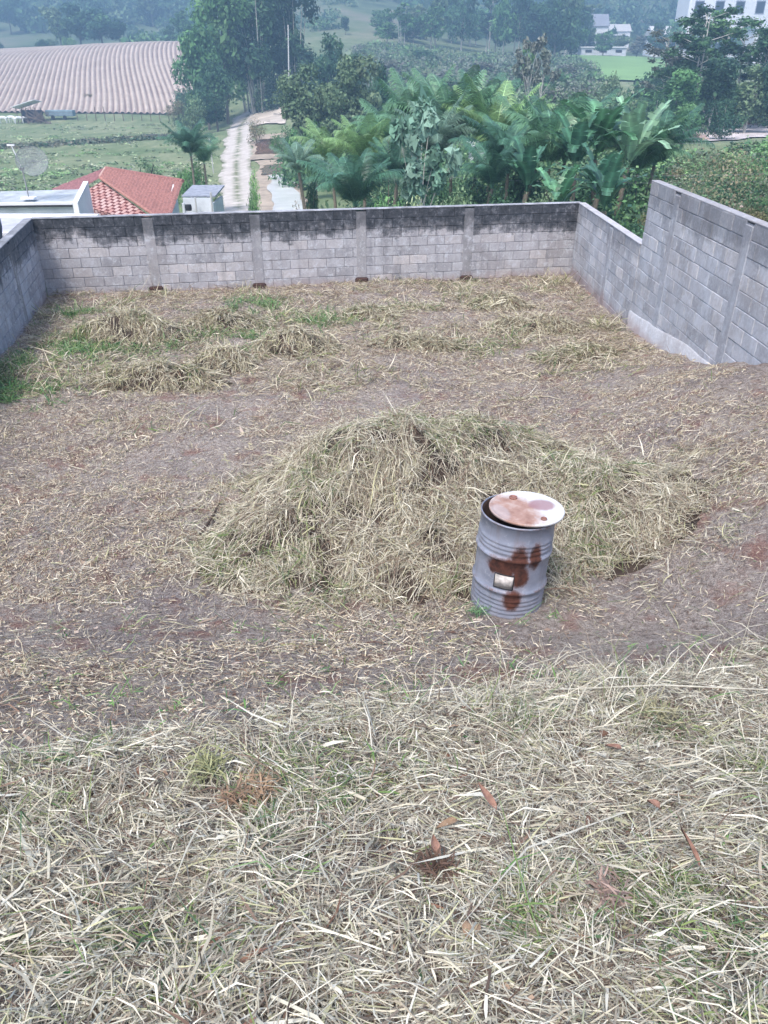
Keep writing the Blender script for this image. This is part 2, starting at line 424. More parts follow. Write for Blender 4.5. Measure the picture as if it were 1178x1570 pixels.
# chaff on the flat
def flat_d(x, y):
    e = sstep(-.5, .3, y-yline(x)+(fbm(x/.6, y/.6, 3)-.5))
    bare = (1-.8*sstep(.53, .64, fbm(x/1.1+7, y/1.1, 4)))*(.45+.55*sstep(.38, .58, fbm(x/.22, y/.22, 3)))
    return view(x, y, .64)*e*inlot(x, y)*bare*(.38+.62*sstep(.5, 1.9, y-yline(x)))/(1+.012*y*y)
pt = (1.08, 1.0, .93)
V, F, C = join([
 lay(150000, flat_d, -7.3, 4.4, 1.7, 13.5, .036, .0044, .028, .02, rg, swirl=.3, tint=pt, elev=(.15, .4), w=(3, 2.5, 2, 2.5, 3.5, .6, .8, 4)),
 lay(56000, flat_d, -7.3, 4.4, 1.7, 14.5, .075, .0038, .035, .04, rg, swirl=.5, elev=(.06, .25), tint=(1.0, .96, .90), w=(3, 3, 2, 2.5, 2, .8, 1, 2)),
 lay(700, flat_d, -7.3, 4.4, 1.7, 14.5, .26, .005, .04, .04, rg, swirl=.3, elev=(.1, .2)),
 lay(2500, flat_d, -7.3, 4.4, 2.0, 12.0, .05, .013, .012, .0, rg, swirl=.4, tint=(.7, .6, .6)),
])
tag(link('chaff_litter', npmesh('chaff_litter', V, F, C), M['straw']), 'fine grey chaff scattered over the bare flat ground', 'straw', kind='stuff')
# longer hay on the far part of the lot
def back_d(x, y):
    e = sstep(8.2, 14.0, y+(fbm(x/1.2, y/1.2, 3)-.5)*7-(x+1)*.10)
    return view(x, y, .64)*e*inlot(x, y, .05)*(.35+.65*sstep(.35, .6, fbm(x/.5, y/.5, 3)))
V, F, C = join([
 lay(78000, back_d, -7.3, 4.4, 8.0, 18.7, .10, .0066, .06, gpatch(.62, .35), rg, swirl=.6, elev=(.1, .3), tint=(.92, .86, .80), w=(3, 3, 1.5, 3, 3, 1.3, .7, 2.5)),
 lay(9000, lambda x, y: back_d(x, y)*sstep(.55, .68, fbm(x/.8+5, y/.8, 3)), -7.3, 4.4, 8.5, 18.7, .20, .009, .05, .3, rg, swirl=.5, elev=(.35, .3), tint=(.95, .92, .86))])
tag(link('hay_litter', npmesh('hay_litter', V, F, C), M['straw']), 'loose dry hay spread over the far end of the lot', 'hay', kind='stuff')
# green weeds
def weed_d(x, y):
    d = 0
    for cx, cy, r in ((-4.9, 12.4, .8), (-4.2, 12.9, .7), (-5.9, 14.6, .5), (-5.6, 11.3, .5), (-2.6, 15.2, .55), (-1.2, 14.2, .5), (-1.9, 12.3, .4), (-6.1, 10.6, .5), (-5.3, 10.1, .6), (-2.3, 13.1, .4)):
        d = d + np.exp(-(((x-cx)/r)**2+((y-cy)/(r*.8))**2))
    return np.clip(d, 0, 1)*inlot(x, y, .1)*sstep(.45, .6, fbm(x/.2, y/.2, 2))
V, F, C = join([lay(9000, weed_d, -6.6, 1, 9, 16, .13, .009, .02, 1.0, rg, swirl=.1, elev=(.6, .35), bend=-.6, tint=(.75, 1.0, .9))])
tag(link('green_weeds', npmesh('green_weeds', V, F, C), M['straw']), 'patches of low green weeds sprouting through hay near the left wall', 'weeds', kind='stuff')
V, F, C = join([lay(900, lambda x, y: view(x, y)*sstep(.66, .72, fbm(x/.16+70, y/.16, 2)), -3, 3, .7, 4.6, .09, .005, .02, 1.0, rg, swirl=.1, elev=(.5, .4), bend=-.5, tint=(.8, 1.1, .9))])
tag(link('green_sprouts', npmesh('green_sprouts', V, F, C), M['straw']), 'small green sprouts poking through the foreground straw', 'weeds', kind='stuff')

# ------------------------------------------------------------------ heaps of cut grass
def heap(name, lst, nb, label, L=.2, W=.005, green=.2, step=.05, rgn=None, tint=(1, 1, 1), grp=None, core=(.055, .04, .032)):
    x0 = min(q[0]-q[2]*1.55 for q in lst); x1 = max(q[0]+q[2]*1.5 for q in lst); y0 = min(q[1]-q[3]*1.5 for q in lst); y1 = max(q[1]+q[3]*1.5 for q in lst)
    surf = lambda x, y: ground(x, y, False)+mound(x, y, lst)*(.78+.44*fbm(x/.5, y/.5, 3)) + sstep(0,.08,mound(x, y, lst))*((fbm(x/.14, y/.14, 3)-.5)*.17-.01)
    X, Y = np.meshgrid(np.arange(x0, x1, step), np.arange(y0, y1, step)); Z = surf(X, Y); mz = mound(X, Y, lst)
    Z = np.where(mz > .01, Z-.02, Z-.12); n1, n2 = X.shape
    i = (np.arange(n1-1)[:, None]*n2+np.arange(n2-1)[None, :]).ravel()
    keep = mz[:-1, :-1].ravel() > .004
    q = np.stack([i, i+1, i+n2+1, i+n2], 1)[keep]
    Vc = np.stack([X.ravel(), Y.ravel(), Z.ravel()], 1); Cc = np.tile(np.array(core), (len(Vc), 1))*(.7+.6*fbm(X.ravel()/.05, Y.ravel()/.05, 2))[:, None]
    big = [(q[0], q[1], q[2]*1.38, q[3]*1.42, q[4], q[5] if len(q) > 5 else 0) for q in lst]
    d = lambda x, y: (.30*sstep(0, .12, mound(x, y, big))*fbm(x/.3, y/.3, 2)+sstep(.01, .09, mound(x, y, lst)))*(.08+.92*sstep(.40, .62, fbm(x/.22, y/.22, 3)))
    gf = lambda x, y: green*sstep(.46, .62, fbm(x/.6+20, y/.6, 3))*1.8
    # strands fall down the sides of the heap
    parts = []
    for nb_, L_, W_, lift, sw in ((int(nb*.66), L, W, .05, 0), (int(nb*.3), L*1.5, W, .09, 1), (int(nb*.04), L*1.4, W*2, .09, 1)):
        p = scatter(nb_, x0, x1, y0, y1, d, rg); x, y = p[:, 0], p[:, 1]; e = .06
        gx = (surf(x+e, y)-surf(x-e, y))/(2*e); gy = (surf(x, y+e)-surf(x, y-e))/(2*e)
        down = np.arctan2(-gy, -gx); az_ = down+rg.normal(0, .8, nb_)+(fbm(x/.3, y/.3, 2)-.5)*3; az_ = np.where(rg.random(nb_) < .35, orient(nb_, rg), az_)
        el_ = np.arctan(gx*np.cos(az_)+gy*np.sin(az_)) + rg.normal(.12, .25, nb_)
        z = surf(x, y)+rg.random(nb_)**1.4*lift-.01
        Lb = rg.lognormal(math.log(L_), .45, nb_).clip(L_*.3, L_*2.6); Wb = rg.lognormal(math.log(W_), .3, nb_)
        parts.append(blades(np.stack([x, y, z], 1), az_, el_, Lb, Wb, rg.normal(-.4, .3, nb_), straw_col(nb_, rg, (3.4, 3.0, 2.2, 2.2, 2.4, 1.6, 1.1, 2.6), gf(x, y))*np.array(tint), rg=rg))
    V, F, C = join(parts); o = len(V)
    V = np.concatenate([V, Vc]); C = np.concatenate([C, Cc]); F = [F[0], F[1], q+o]
    ob = link(name, npmesh(name, V, F, C), M['straw'])
    return tag(ob, label, 'hay heap', grp)
heap('hay_heap', HEAP, 118000, 'large mound of cut greenish grass piled behind the steel drum', L=.115, W=.0040, green=.11, tint=(.96, .945, .90))
sl_ = ['grassy hay heap with green weeds on it, nearest the left wall', 'long low dark hay heap in front of the weedy heap at left', 'dark rounded hay heap in the middle of the hay area',
 'small hay heap by the far wall, second pillar from the left', 'little hay heap just left of the dark rounded heap', 'hay heap close to the right end of the far wall',
 'faint low hay swath left of centre between heaps and big mound', 'wide low hay heap near the foot of the low right wall', 'low hay heap in the middle near the far wall', 'flat thin hay patch beside the tall right wall']
for q, l_ in zip(SMALL, sl_):
    heap('small_hay_heap', [q], int(7000*q[2]*q[3]/.5)+1000, l_, L=.12, W=.0068, green=.35 if q[0] < -3.9 else .12, step=.08, grp='small heaps of hay near the far wall', tint=(.90, .88, .80))

# ------------------------------------------------------------------ block walls
def block_mat(name, ztop, zlow, mould=1.0, base=(.34, .345, .37), top_band=.45, soil=.3):
    m, nt, b = newmat(name, .95, .1); g = NT(nt); p = g.pos(); s = g.sep(p)
    r = g.rnd()
    c = g.ramp(r, [(0, tuple(v*.74 for v in base)), (.35, tuple(v*.94 for v in base)), (.7, base), (1, (base[0]*1.35, base[1]*1.28, base[2]*1.2))])
    n = g.noise(25, p, 6, .7); c = g.mix(1, c, g.ramp(n, [(.3, (.72, .72, .74)), (.65, (1.1, 1.08, 1.06))]), 'MULTIPLY')
    st = g.noise(1.6, g.map(p, (1, 1, .5)), 6, .7)
    c = g.mix(g.ramp(st, [(.42, 0), (.62, .45)]), c, (.44, .43, .46))
    c = g.mix(g.ramp(g.noise(1.1, p, 6, .75), [(.46, 0), (.62, .5)]), c, (.27, .25, .25)); sm_ = g.noise(2.3, g.map(p, (1, 1, .8), (7, 3, 1)), 6, .8); c = g.mix(g.ramp(sm_, [(.52, 0), (.6, .55)]), c, tuple(v*1.15 for v in base))
    # black mould creeping down from the top
    hh = g.math('DIVIDE', g.math('SUBTRACT', ztop, s[2]), top_band)   # 0 at top
    mn = g.noise(3.2, g.map(p, (1, 1, 1.6)), 7, .75)
    big = g.noise(.55, g.map(p, (1, 1, .2)), 3); drip = g.noise(6, g.map(p, (1, 1, .15)), 5, .7)
    mm = g.math('SUBTRACT', g.math('ADD', g.math('MULTIPLY_ADD', mn, 1.2, -.55), g.math('ADD', g.math('MULTIPLY', big, 1.1), g.math('MULTIPLY', drip, .7))), g.math('MULTIPLY', hh, .62))
    run = g.noise(5, g.map(p, (1, 1, .12)), 4, .6)
    c = g.mix(g.math('MULTIPLY', g.ramp(run, [(.52, 0), (.7, 1)]), .4*mould), c, (.15, .155, .175))
    pal = g.noise(7, p, 7, .8); c = g.mix(g.ramp(pal, [(.53, 0), (.62, .6)]), c, (.55, .57, .62))
    c = g.mix(g.math('MULTIPLY', g.ramp(mm, [(.27, 0), (.42, .7), (.62, 1)]), .97*mould, clamp=True), c, g.ramp(g.noise(9, p, 5, .8), [(.35, (.022, .026, .032)), (.55, (.06, .066, .078)), (.72, (.22, .225, .25))]))
    # red earth splashed at the foot
    lo = g.math('DIVIDE', g.math('SUBTRACT', s[2], zlow), soil)
    sm = g.math('SUBTRACT', g.math('MULTIPLY_ADD', g.noise(4, p, 5), 1.2, .3), lo)
    c = g.mix(g.math('MULTIPLY', g.ramp(sm, [(.1, 0), (.8, 1)]), .6), c, (.30, .21, .19))
    g.l(c, b.inputs['Base Color']); g.bump(g.noise(120, p, 3), b, .5, .008)
    return m
def block_mesh(l, t, h):
    mb = MB(); mb.box((0, 0, 0), (l, t, h), bevel=.006); return mb.mesh('block')
BL, BT, BH = .39, .14, .19
BME = {}
def wall(name, P0, P1, ztop, zbot, pillars, mat, mortar, pil_mat, label, cap=True, endcap=True, cut=None, seed=1, capw=.19, rowh=.2):
    """pillars: distances of column centres along the wall; cut: ground height along wall, to leave out buried blocks"""
    rg_ = random.Random(seed); P0 = Vector(P0); P1 = Vector(P1); Lw = (P1-P0).length; d = (P1-P0)/Lw; ang = math.atan2(d.y, d.x)
    root = empty(name, (P0.x, P0.y, zbot), ang); tag(root, label, 'wall', 'concrete block walls around the lot')
    H = ztop-zbot; rows = int(round(H/rowh)); rh = H/rows
    if name not in BME:
        me = block_mesh(BL, BT, rh-.010); me.materials.append(mat); BME[name] = me
    me = BME[name]
    mb = MB(); mb.box((Lw/2, 0, H/2-.02), (Lw, BT-.026, H-.02)); mb.build('mortar', mortar, root)
    hw = .10
    edges = [-hw*0+0] 
    segs = []; prev = 0
    for p in pillars: segs.append((prev, p-hw)); prev = p+hw
    segs.append((prev, Lw))
    for p in pillars:
        mb = MB(); mb.box((p, 0, H/2-.03), (2*hw+.02, BT+.016, H-.03), bevel=.008); mb.build('concrete_pillar', pil_mat, root)
    for r in range(rows):
        z = (r+.5)*rh
        for a, b in segs:
            x = a+.006; first = True
            tooth = rg_.uniform(0, .05)
            while x < b-.03:
                l = BL if not (first and r % 2) else BL/2-.005
                first = False
                if x+l > b-.006: l = b-.006-x
                if l < .05: break
                if cut is None or cut(x+l/2) < zbot+z+rh*.5:
                    o = link('block', me, None, root, (x+l/2, rg_.uniform(-.004, .004), z+rg_.uniform(-.002, .002)), (0, 0, rg_.uniform(-.006, .006)), (l/BL, 1, 1))
                x += l+.012
    if cap:
        mb = MB(); n = int(Lw/.25)
        top = []
        for k in range(n):
            xa, xb = k*Lw/n, (k+1)*Lw/n
        mb.box((Lw/2, 0, H+.006), (Lw+.02, capw-.03, .022), bevel=.006); mb.build('cement_coping', pil_mat if capw > .2 else mortar, root)
    return root
ZT = -2.585
PL = (-7.19, 16.4); PR = (4.50, 18.6)
WF = block_mat('far_block', ZT, -4.25, 1.0, top_band=.50, base=(.385, .385, .41))
WR = block_mat('right_block', ZT, -4.1, .35, (.46, .48, .525), top_band=.35)
WT = block_mat('tall_block', -1.57, -3.9, .45, (.46, .48, .525), top_band=.4)
WL = block_mat('left_block', ZT, -4.15, .8, (.40, .415, .47), top_band=.45)
mort = block_mat('mortar_far', ZT, -4.25, 1.0, (.26, .26, .28), top_band=.55)
mort2 = block_mat('mortar_right', -1.9, -4.1, .3, (.36, .38, .43))
pilm = block_mat('pillar_far', ZT, -4.2, .7, (.30, .30, .315), top_band=.4)
pilm2 = block_mat('pillar_right', -1.57, -4.0, .3, (.38, .405, .45), top_band=.3, soil=.3)
capm = simple('cement_cap', (.27, .28, .31), var=.5, scale=4, obj=False)
Lf = (Vector(PR)-Vector(PL)).length
fw_ = wall('far_wall', (*PL, 0), (*PR, 0), ZT, -4.385, [Lf*t for t in (.191, .3776, .571, .778)], WF, mort, pilm, 'long grey concrete block wall across the far end, black mould along its top', seed=3)
for c in fw_.children:
    if c.name.startswith('cement_coping'): c.data.materials[0] = capm
lw = wall('left_wall', (-7.26+.02, 16.33, 0), (-4.38, 3.6, 0), ZT, -4.385, [2.4, 4.8, 7.2, 9.6, 12], WL, mort, pilm, 'concrete block wall along the left side of the lot', seed=4, cut=lambda t: gz(-7.19+.22*t, 16.3-.975*t)+.0)
for c in lw.children:
    if c.name.startswith('cement_coping'): c.data.materials[0] = capm
wall('low_right_wall', (4.52, 18.5, 0), (4.52, 13.72, 0), ZT, -4.385, [2.9], WR, mort2, pilm2, 'low stretch of block wall at right, between the far wall and the tall stretch', seed=5)
tw = wall('tall_right_wall', (4.53, 13.70, 0), (4.53, 5.2, 0), -1.57, -4.17, [1.35, 3.95, 6.6], WT, mort2, pilm2, 'tall stretch of block wall at right, stepping a metre above the low stretch', seed=6, capw=.17, cut=lambda t: gz(4.4, 13.7-t))
for wobj, ya, yb, xw in ((tw, 13.7, 10.0, 4.53),):
    # smooth concrete footing beam showing above the sinking ground
    V = []; F = []; n = 26
    for k in range(n+1):
        y = ya+(yb-ya)*k/n; z0 = gz(4.35, y)-.25; zt = gz(4.35, y)+.28*(1-(k/n)**3)+.02
        V += [(4.42, y, z0), (4.435, y, zt-.01), (4.455, y, zt), (4.5, y, zt+.001)]
    for k in range(n):
        for j in range(3): F.append((4*k+j, 4*k+4+j, 4*k+5+j, 4*k+1+j))
    ob = link('footing_beam', npmesh('footing_beam', np.array(V), np.array(F)), pilm2)
    ob.parent = wobj; bpy.context.view_layer.update(); ob.matrix_parent_inverse = wobj.matrix_world.inverted()
# dark red earth pits at the feet of the far wall's pillars
for t in (.191, .3776, .571, .778):
    P = Vector(PL).lerp(Vector(PR), t); z = gz(P.x, P.y-.1)
    mb = MB(); mb.box((0, 0, .07), (.30, .05, .16), bevel=.03)
    o = mb.build('pillar_base', simple('dark_red_earth', (.06, .034, .03), scale=20), None, loc=(P.x+.01, P.y-.125, z-.02), rot=(0, 0, math.atan2(2.2, 11.69)))
    o.parent = fw_; bpy.context.view_layer.update(); o.matrix_parent_inverse = fw_.matrix_world.inverted()

# ------------------------------------------------------------------ steel drum with loose lid
def drum_mat():
    m, nt, b = newmat('drum_paint', .45, .5); g = NT(nt); p = g.pos(True); s = g.sep(p)
    c = g.ramp(g.noise(3, p, 6, .7), [(.3, (.17, .19, .25)), (.7, (.30, .325, .40))])
    c = g.mix(g.ramp(g.noise(14, p, 6, .75), [(.56, 0), (.66, .5)]), c, (.42, .45, .52))
    ang = g.math('ARCTAN2', s[0], g.math('MULTIPLY', s[1], -1))       # 0 facing -y
    nz = g.noise(17, p, 10, .85)
    tot = None
    for a0, z0, ra, rz_ in ((-.48, .515, .46, .085), (-.30, .50, .25, .11), (-.70, .49, .16, .06), (-.02, .575, .27, .16), (.08, .44, .27, .11), (.44, .61, .21, .13), (-.05, .235, .30, .11), (-.25, .53, .36, .08)):
        u = g.math('DIVIDE', g.math('SUBTRACT', ang, a0), ra); v = g.math('DIVIDE', g.math('SUBTRACT', s[2], z0), rz_)
        d = g.math('SQRT', g.math('ADD', g.math('MULTIPLY', u, u), g.math('MULTIPLY', v, v)))
        e = g.math('SUBTRACT', 1.5, g.math('ADD', d, g.math('MULTIPLY', nz, 1.1)))
        tot = e if tot is None else g.math('MAXIMUM', tot, e)
    f = g.ramp(tot, [(.0, 0), (.10, .55), (.3, 1)])
    rust = g.ramp(g.noise(22, p, 5), [(.35, (.038, .014, .010)), (.7, (.115, .040, .026))])
    halo = g.ramp(g.math('ADD', tot, .35), [(.1, 0), (.4, .35)])
    c = g.mix(halo, c, (.24, .17, .17))
    rr_ = g.math('SQRT', g.math('ADD', g.math('MULTIPLY', s[0], s[0]), g.math('MULTIPLY', s[1], s[1])))
    edge = g.math('MULTIPLY', g.ramp(g.math('SUBTRACT', rr_, .278), [(.003, 0), (.010, 1)]), g.ramp(g.noise(10, p, 6, .8), [(.48, 0), (.60, .85)]))
    c = g.mix(edge, c, (.15, .075, .055)); runs = g.math('MULTIPLY', g.ramp(g.noise(16, g.map(p, (1, 1, .10)), 5, .7), [(.55, 0), (.66, .4)]), 1.0); c = g.mix(runs, c, (.20, .16, .155))
    low = g.math('MULTIPLY', g.ramp(g.math('ADD', s[2], g.math('MULTIPLY', g.noise(12, p, 4), .08)), [(.03, 1), (.12, 0)]), .7)
    c = g.mix(low, c, (.22, .15, .13))
    c = g.mix(f, c, rust); g.l(c, b.inputs['Base Color'])
    g.l(g.mix(f, (.42, .42, .42), (.95, .95, .95)), b.inputs['Roughness'])
    b.inputs['Metallic'].default_value = .15
    g.bump(g.noise(60, p, 3), b, .15, .004)
    return m
def lid_mat():
    m, nt, b = newmat('lid_paint', .5, .4); g = NT(nt); p = g.pos(True); s = g.sep(p)
    n = g.noise(6, p, 6, .7)
    c = g.ramp(g.noise(16, p, 5), [(.3, (.50, .50, .51)), (.7, (.66, .67, .68))])
    def blob(cx, cy, rx, ry, k=.55):
        u = g.math('DIVIDE', g.math('SUBTRACT', s[0], cx), rx); v = g.math('DIVIDE', g.math('SUBTRACT', s[1], cy), ry)
        d = g.math('SQRT', g.math('ADD', g.math('MULTIPLY', u, u), g.math('MULTIPLY', v, v)))
        return g.ramp(g.math('SUBTRACT', 1.3, g.math('ADD', d, g.math('MULTIPLY', n, k))), [(0, 0), (.3, 1)])
    r1 = g.ramp(g.noise(9, p, 6), [(.3, (.25, .135, .10)), (.5, (.36, .22, .175)), (.72, (.47, .38, .34))])
    band = blob(-.13, -.04, .30, .36, .8)
    c = g.mix(band, c, r1)
    c = g.mix(g.math('MULTIPLY', blob(.14, .04, .12, .11), .85), c, (.28, .16, .175))
    c = g.mix(g.math('MULTIPLY', blob(-.23, -.05, .08, .16), .5), c, (.40, .36, .37))
    g.l(c, b.inputs['Base Color']); g.bump(g.noise(50, p, 3), b, .12, .003)
    return m
dm = drum_mat(); DX, DY = .95, 4.80; DZ = gz(DX, DY)-.035
drum = empty('steel_drum', (DX, DY, DZ)); drum.scale = (.97, .97, .985); tilt = Euler((R(-1.5), R(2.8), R(0)), 'XYZ'); drum.rotation_euler = tilt
tag(drum, 'grey steel drum with dark rust patches standing before the hay mound', 'drum')
r0 = .279; prof = [(r0+.006, 0), (r0+.007, .012), (r0, .02)]
def ribs(z0, z1, n):
    out = []
    for k in range(n):
        zc = z0+(z1-z0)*(k+.5)/n; w_ = (z1-z0)/n
        out += [(r0-.001, zc-w_*.45), (r0+.0055, zc-w_*.15), (r0+.0055, zc+w_*.1), (r0-.001, zc+w_*.42)]
    return out
def hoop(zc): return [(r0, zc-.024), (r0+.010, zc-.013), (r0+.0155, zc-.002), (r0+.0155, zc+.004), (r0+.009, zc+.014), (r0, zc+.024)]
prof += ribs(.055, .24, 5) + hoop(.292) + [(r0, .38), (r0, .48)] + hoop(.575) + ribs(.61, .72, 3) + [(r0, .75), (r0, .838), (r0+.007, .842), (r0+.010, .850), (r0+.006, .858), (r0-.002, .856), (r0-.005, .845), (r0-.006, .4), (r0-.006, .02), (.01, .015)]
k_in = len(prof)-4
mb = MB(); mb.lathe(prof[:k_in], 96)
for v in mb.bm.verts:                                  # knocks and dents
    a_ = math.atan2(v.co.y, v.co.x); q = 1-.030*math.exp(-(((a_+1.15)/.22)**2+((v.co.z-.66)/.06)**2))-.035*math.exp(-(((a_+2.25)/.25)**2+((v.co.z-.16)/.07)**2))-.02*math.exp(-(((a_+1.9)/.15)**2+((v.co.z-.80)/.04)**2))
    q += .006*math.sin(a_*2+v.co.z*3)*v.co.z; v.co.x *= q; v.co.y *= q
mb.build('body', dm, drum, smooth=True)
mb = MB(); mb.lathe([(r0-.002, .848), (r0-.016, .835), (r0-.02, .4), (r0-.02, .04), (.01, .03)], 72, close_top=True); mb.build('inner_wall', simple('shaded_inside_rust', (.055, .035, .03), scale=12), drum, smooth=True)  # rusty inside, coloured very dark to paint in the drum's inner shade
lblm = simple('paper_label', (.50, .47, .45), var=.45, scale=22)
def curved(a0, a1, z0, z1, rr, name, mat, parent, skew=0.0, th=.002, n=10):
    V = []; F = []
    for k in range(n+1):
        a = a0+(a1-a0)*k/n
        for z in (z0, z1):
            for q in (rr, rr+th): V.append((q*math.sin(a), -q*math.cos(a), z+skew*(a-a0)))
    for k in range(n):
        b_ = 4*k; F += [(b_+1, b_+5, b_+7, b_+3), (b_, b_+2, b_+6, b_+4), (b_+2, b_+3, b_+7, b_+6), (b_, b_+4, b_+5, b_+1)]
    F += [(0, 1, 3, 2), (4*n, 4*n+2, 4*n+3, 4*n+1)]
    return link(name, npmesh(name, np.array(V), np.array(F)), mat, parent)
la, lb, lz0, lz1 = -.60, -.10, .335, .445
lab = curved(la, lb, lz0, lz1, r0+.001, 'paper_label', lblm, drum)
fr = MB()
frm = empty
Vf = []
for (a0, a1, z0, z1) in ((la-.02, lb+.02, lz0-.009, lz0), (la-.02, lb+.02, lz1, lz1+.008), (la-.02, la, lz0, lz1), (lb, lb+.025, lz0, lz1)):
    o = curved(a0, a1, z0, z1, r0+.001, 'label_border', M['dark'], drum, th=.004)
# lid lying askew on the rim
lid = empty('drum_lid', (0, 0, 0)); tag(lid, 'round white and rust-stained lid lying askew on top of the drum', 'lid')
bpy.context.view_layer.update()
MW = Matrix.Translation((DX, DY, DZ)) @ tilt.to_matrix().to_4x4()
lid.matrix_world = MW @ Matrix.Translation((.052, -.004, .866)) @ Euler((R(-1.2), R(-1.0), R(8)), 'XYZ').to_matrix().to_4x4() @ Matrix.Scale(.92, 4)
mb = MB(); mb.lathe([(.002, .006), (.20, .006), (.245, .007), (.262, .002), (.272, .004), (.284, .012), (.294, .013), (.299, .006), (.297, -.008), (.288, -.008), (.27, -.003), (.2, -.001), (.002, -.001)], 72, close_bottom=True, close_top=True)
mb.build('plate', lid_mat(), lid, smooth=True)
bm_ = simple('rusty_metal', (.22, .11, .09), scale=30, rough=.6)
for i, (bx, by, br) in enumerate(((-.055, .185, .030), (.075, -.20, .022))):
    mb = MB(); mb.lathe([(br*1.15, 0), (br*1.1, .010), (br, .014), (br*.8, .014), (br*.72, .006), (.002, .006)], 20, close_bottom=True, close_top=True)
    mb.build('bung', bm_, lid, smooth=True, loc=(bx, by, .006))

# ------------------------------------------------------------------ sticks, leaves and stalks on the ground
def surf_all(x, y):
    X = np.array([x]); Y = np.array([y]); return float(ground(X, Y, False)[0]+mound(X, Y, HEAP)[0])
def stick(name, pts, rad, mat, label, cat='stick', lift=.02):
    P = [(x, y, surf_all(x, y)+lift+(z if True else 0)) for x, y, z in pts]
    mb = MB(); mb.tube(P, rad, 7); o = mb.build(name, mat); return tag(o, label, cat)
darkw = simple('dark_wood', (.075, .055, .045), scale=20)
palew = simple('pale_cane', (.44, .42, .35), scale=20)
def gp(px, py):
    """where the sight line meets the lot's ground"""
    u = pix(px, py, dist=1.0); d = np.arange(.5, 20, .01); X = u.x*d
    hit = np.nonzero(u.z*d <= ground(X, d, False)+mound(X, d, HEAP))[0]; q = d[hit[0]] if len(hit) else 19.
    return u.x*q, q
a = gp(352, 868); b = gp(405, 850)
stick('dead_stick', [(a[0], a[1], 0), ((a[0]+b[0])/2, (a[1]+b[1])/2, .035), (b[0], b[1], .01)], [.012, .014, .007], darkw, 'dark dead stick lying at the left foot of the hay mound')
a = gp(308, 824); b = gp(338, 772)
stick('dead_stick', [(a[0], a[1], 0), ((a[0]+b[0])/2+.03, (a[1]+b[1])/2, .03), (b[0], b[1], .0)], [.014, .013, .006], darkw, 'short dark branch leaning at the far left tip of the hay mound')
a = gp(830, 1074); b = gp(1010, 1070); c = gp(1178, 1076)
stick('cane_stalk', [(a[0], a[1], .01), (b[0], b[1], .03), (c[0]+.3, c[1], .01)], [.004, .005, .003], palew, 'long straight pale cane lying across the bank at right', 'cane', .06)
a = gp(738, 1568); b = gp(748, 1522)
stick('dead_twig', [(a[0], a[1], 0), (b[0], b[1], .07)], [.006, .003], darkw, 'short dark twig poking up at the bottom edge of the photo', 'twig', .03)
def leafmesh(L=.07, W=.045, curl=.012):
    V = [(0, 0, 0)]; F = []; n = 7
    for k in range(1, n):
        t = k/n; w_ = W*.5*math.sin(math.pi*t**.8)**.8
        V += [(-w_, L*t, curl*(1+math.sin(t*3))), (0, L*t, .0+curl*.2*math.sin(t*5)), (w_, L*t, curl*(.7+.5*math.sin(t*4+1)))]
    V.append((0, L, curl))
    F3 = [(0, 2, 1), (0, 3, 2)]; F4 = []
    for k in range(n-2):
        b_ = 1+3*k; F4 += [(b_, b_+1, b_+4, b_+3), (b_+1, b_+2, b_+5, b_+4)]
    e = 1+3*(n-2); F3 += [(e, e+1, len(V)-1), (e+1, e+2, len(V)-1)]
    return npmesh('leaf', np.array(V), [np.array(F4), np.array(F3)], smooth=True)
ochre = simple('dry_leaf', (.34, .23, .15), var=.3, scale=40); redbr = simple('red_leaf', (.22, .13, .10), var=.35, scale=40)
for px, py, L, W, rz, mt, lab in (
    (720, 1440, .075, .052, 2.9, ochre, 'orange-brown dry leaf lying flat near the bottom edge'),
    (700, 1275, .13, .03, 2.2, ochre, 'curled tan leaf just below the row of reddish debris'),
    (668, 1335, .07, .035, .2, redbr, 'dark red-brown withered leaf in the centre of the straw'),
    (760, 1262, .12, .03, .5, redbr, 'upright red-brown leaf under the white strip of straw'),
    (1066, 1350, .14, .022, .3, redbr, 'narrow dark-tipped reddish leaf standing at lower right'),
    (1007, 1258, .06, .04, 1.2, redbr, 'small brown crumpled leaf at upper right of the straw'),
    (950, 1165, .10, .03, 1.6, redbr, 'reddish withered leaf right of centre near the cane')):
    x, y = gp(px, py); o = link('dry_leaf', leafmesh(L, W), mt, None, (x, y, surf_all(x, y)+.065), (R(22), R(random.uniform(-20, 20)), rz))
    tag(o, lab, 'leaf', 'withered leaves on the straw')
def frond_clump(px, py, n, r, col, label):
    x, y = gp(px, py); rr = np.random.default_rng(px); az_ = rr.random(n)*2*np.pi
    rt = np.stack([x+rr.normal(0, r*.3, n), y+rr.normal(0, r*.3, n), np.full(n, surf_all(x, y)+.04)+rr.random(n)*.03], 1)
    V, Q, T, C = blades(rt, az_, rr.uniform(.1, .8, n), rr.uniform(.4, 1, n)*r, rr.uniform(.004, .009, n), rr.normal(-.5, .3, n), np.array(col)*rr.uniform(.6, 1.3, (n, 1)), rg=rr)
    tag(link('withered_tuft', npmesh('withered_tuft', V, [Q, T], C), M['straw']), label, 'dead plant', 'withered brown tufts in the straw')
frond_clump(400, 1226, 110, .10, (.30, .21, .14), 'rust-brown withered tuft at the left in the straw, larger of a pair')
frond_clump(362, 1240, 60, .08, (.28, .19, .13), 'rust-brown withered tuft at the left in the straw, smaller of a pair')
frond_clump(668, 1345, 90, .075, (.13, .085, .065), 'dark brown stub of dead stems in the middle of the straw')
frond_clump(322, 1190, 120, .12, (.27, .28, .15), 'olive green tuft on the brow of the bank at left')
frond_clump(1005, 1105, 120, .13, (.33, .31, .20), 'yellowish tuft just below the pale cane at right')
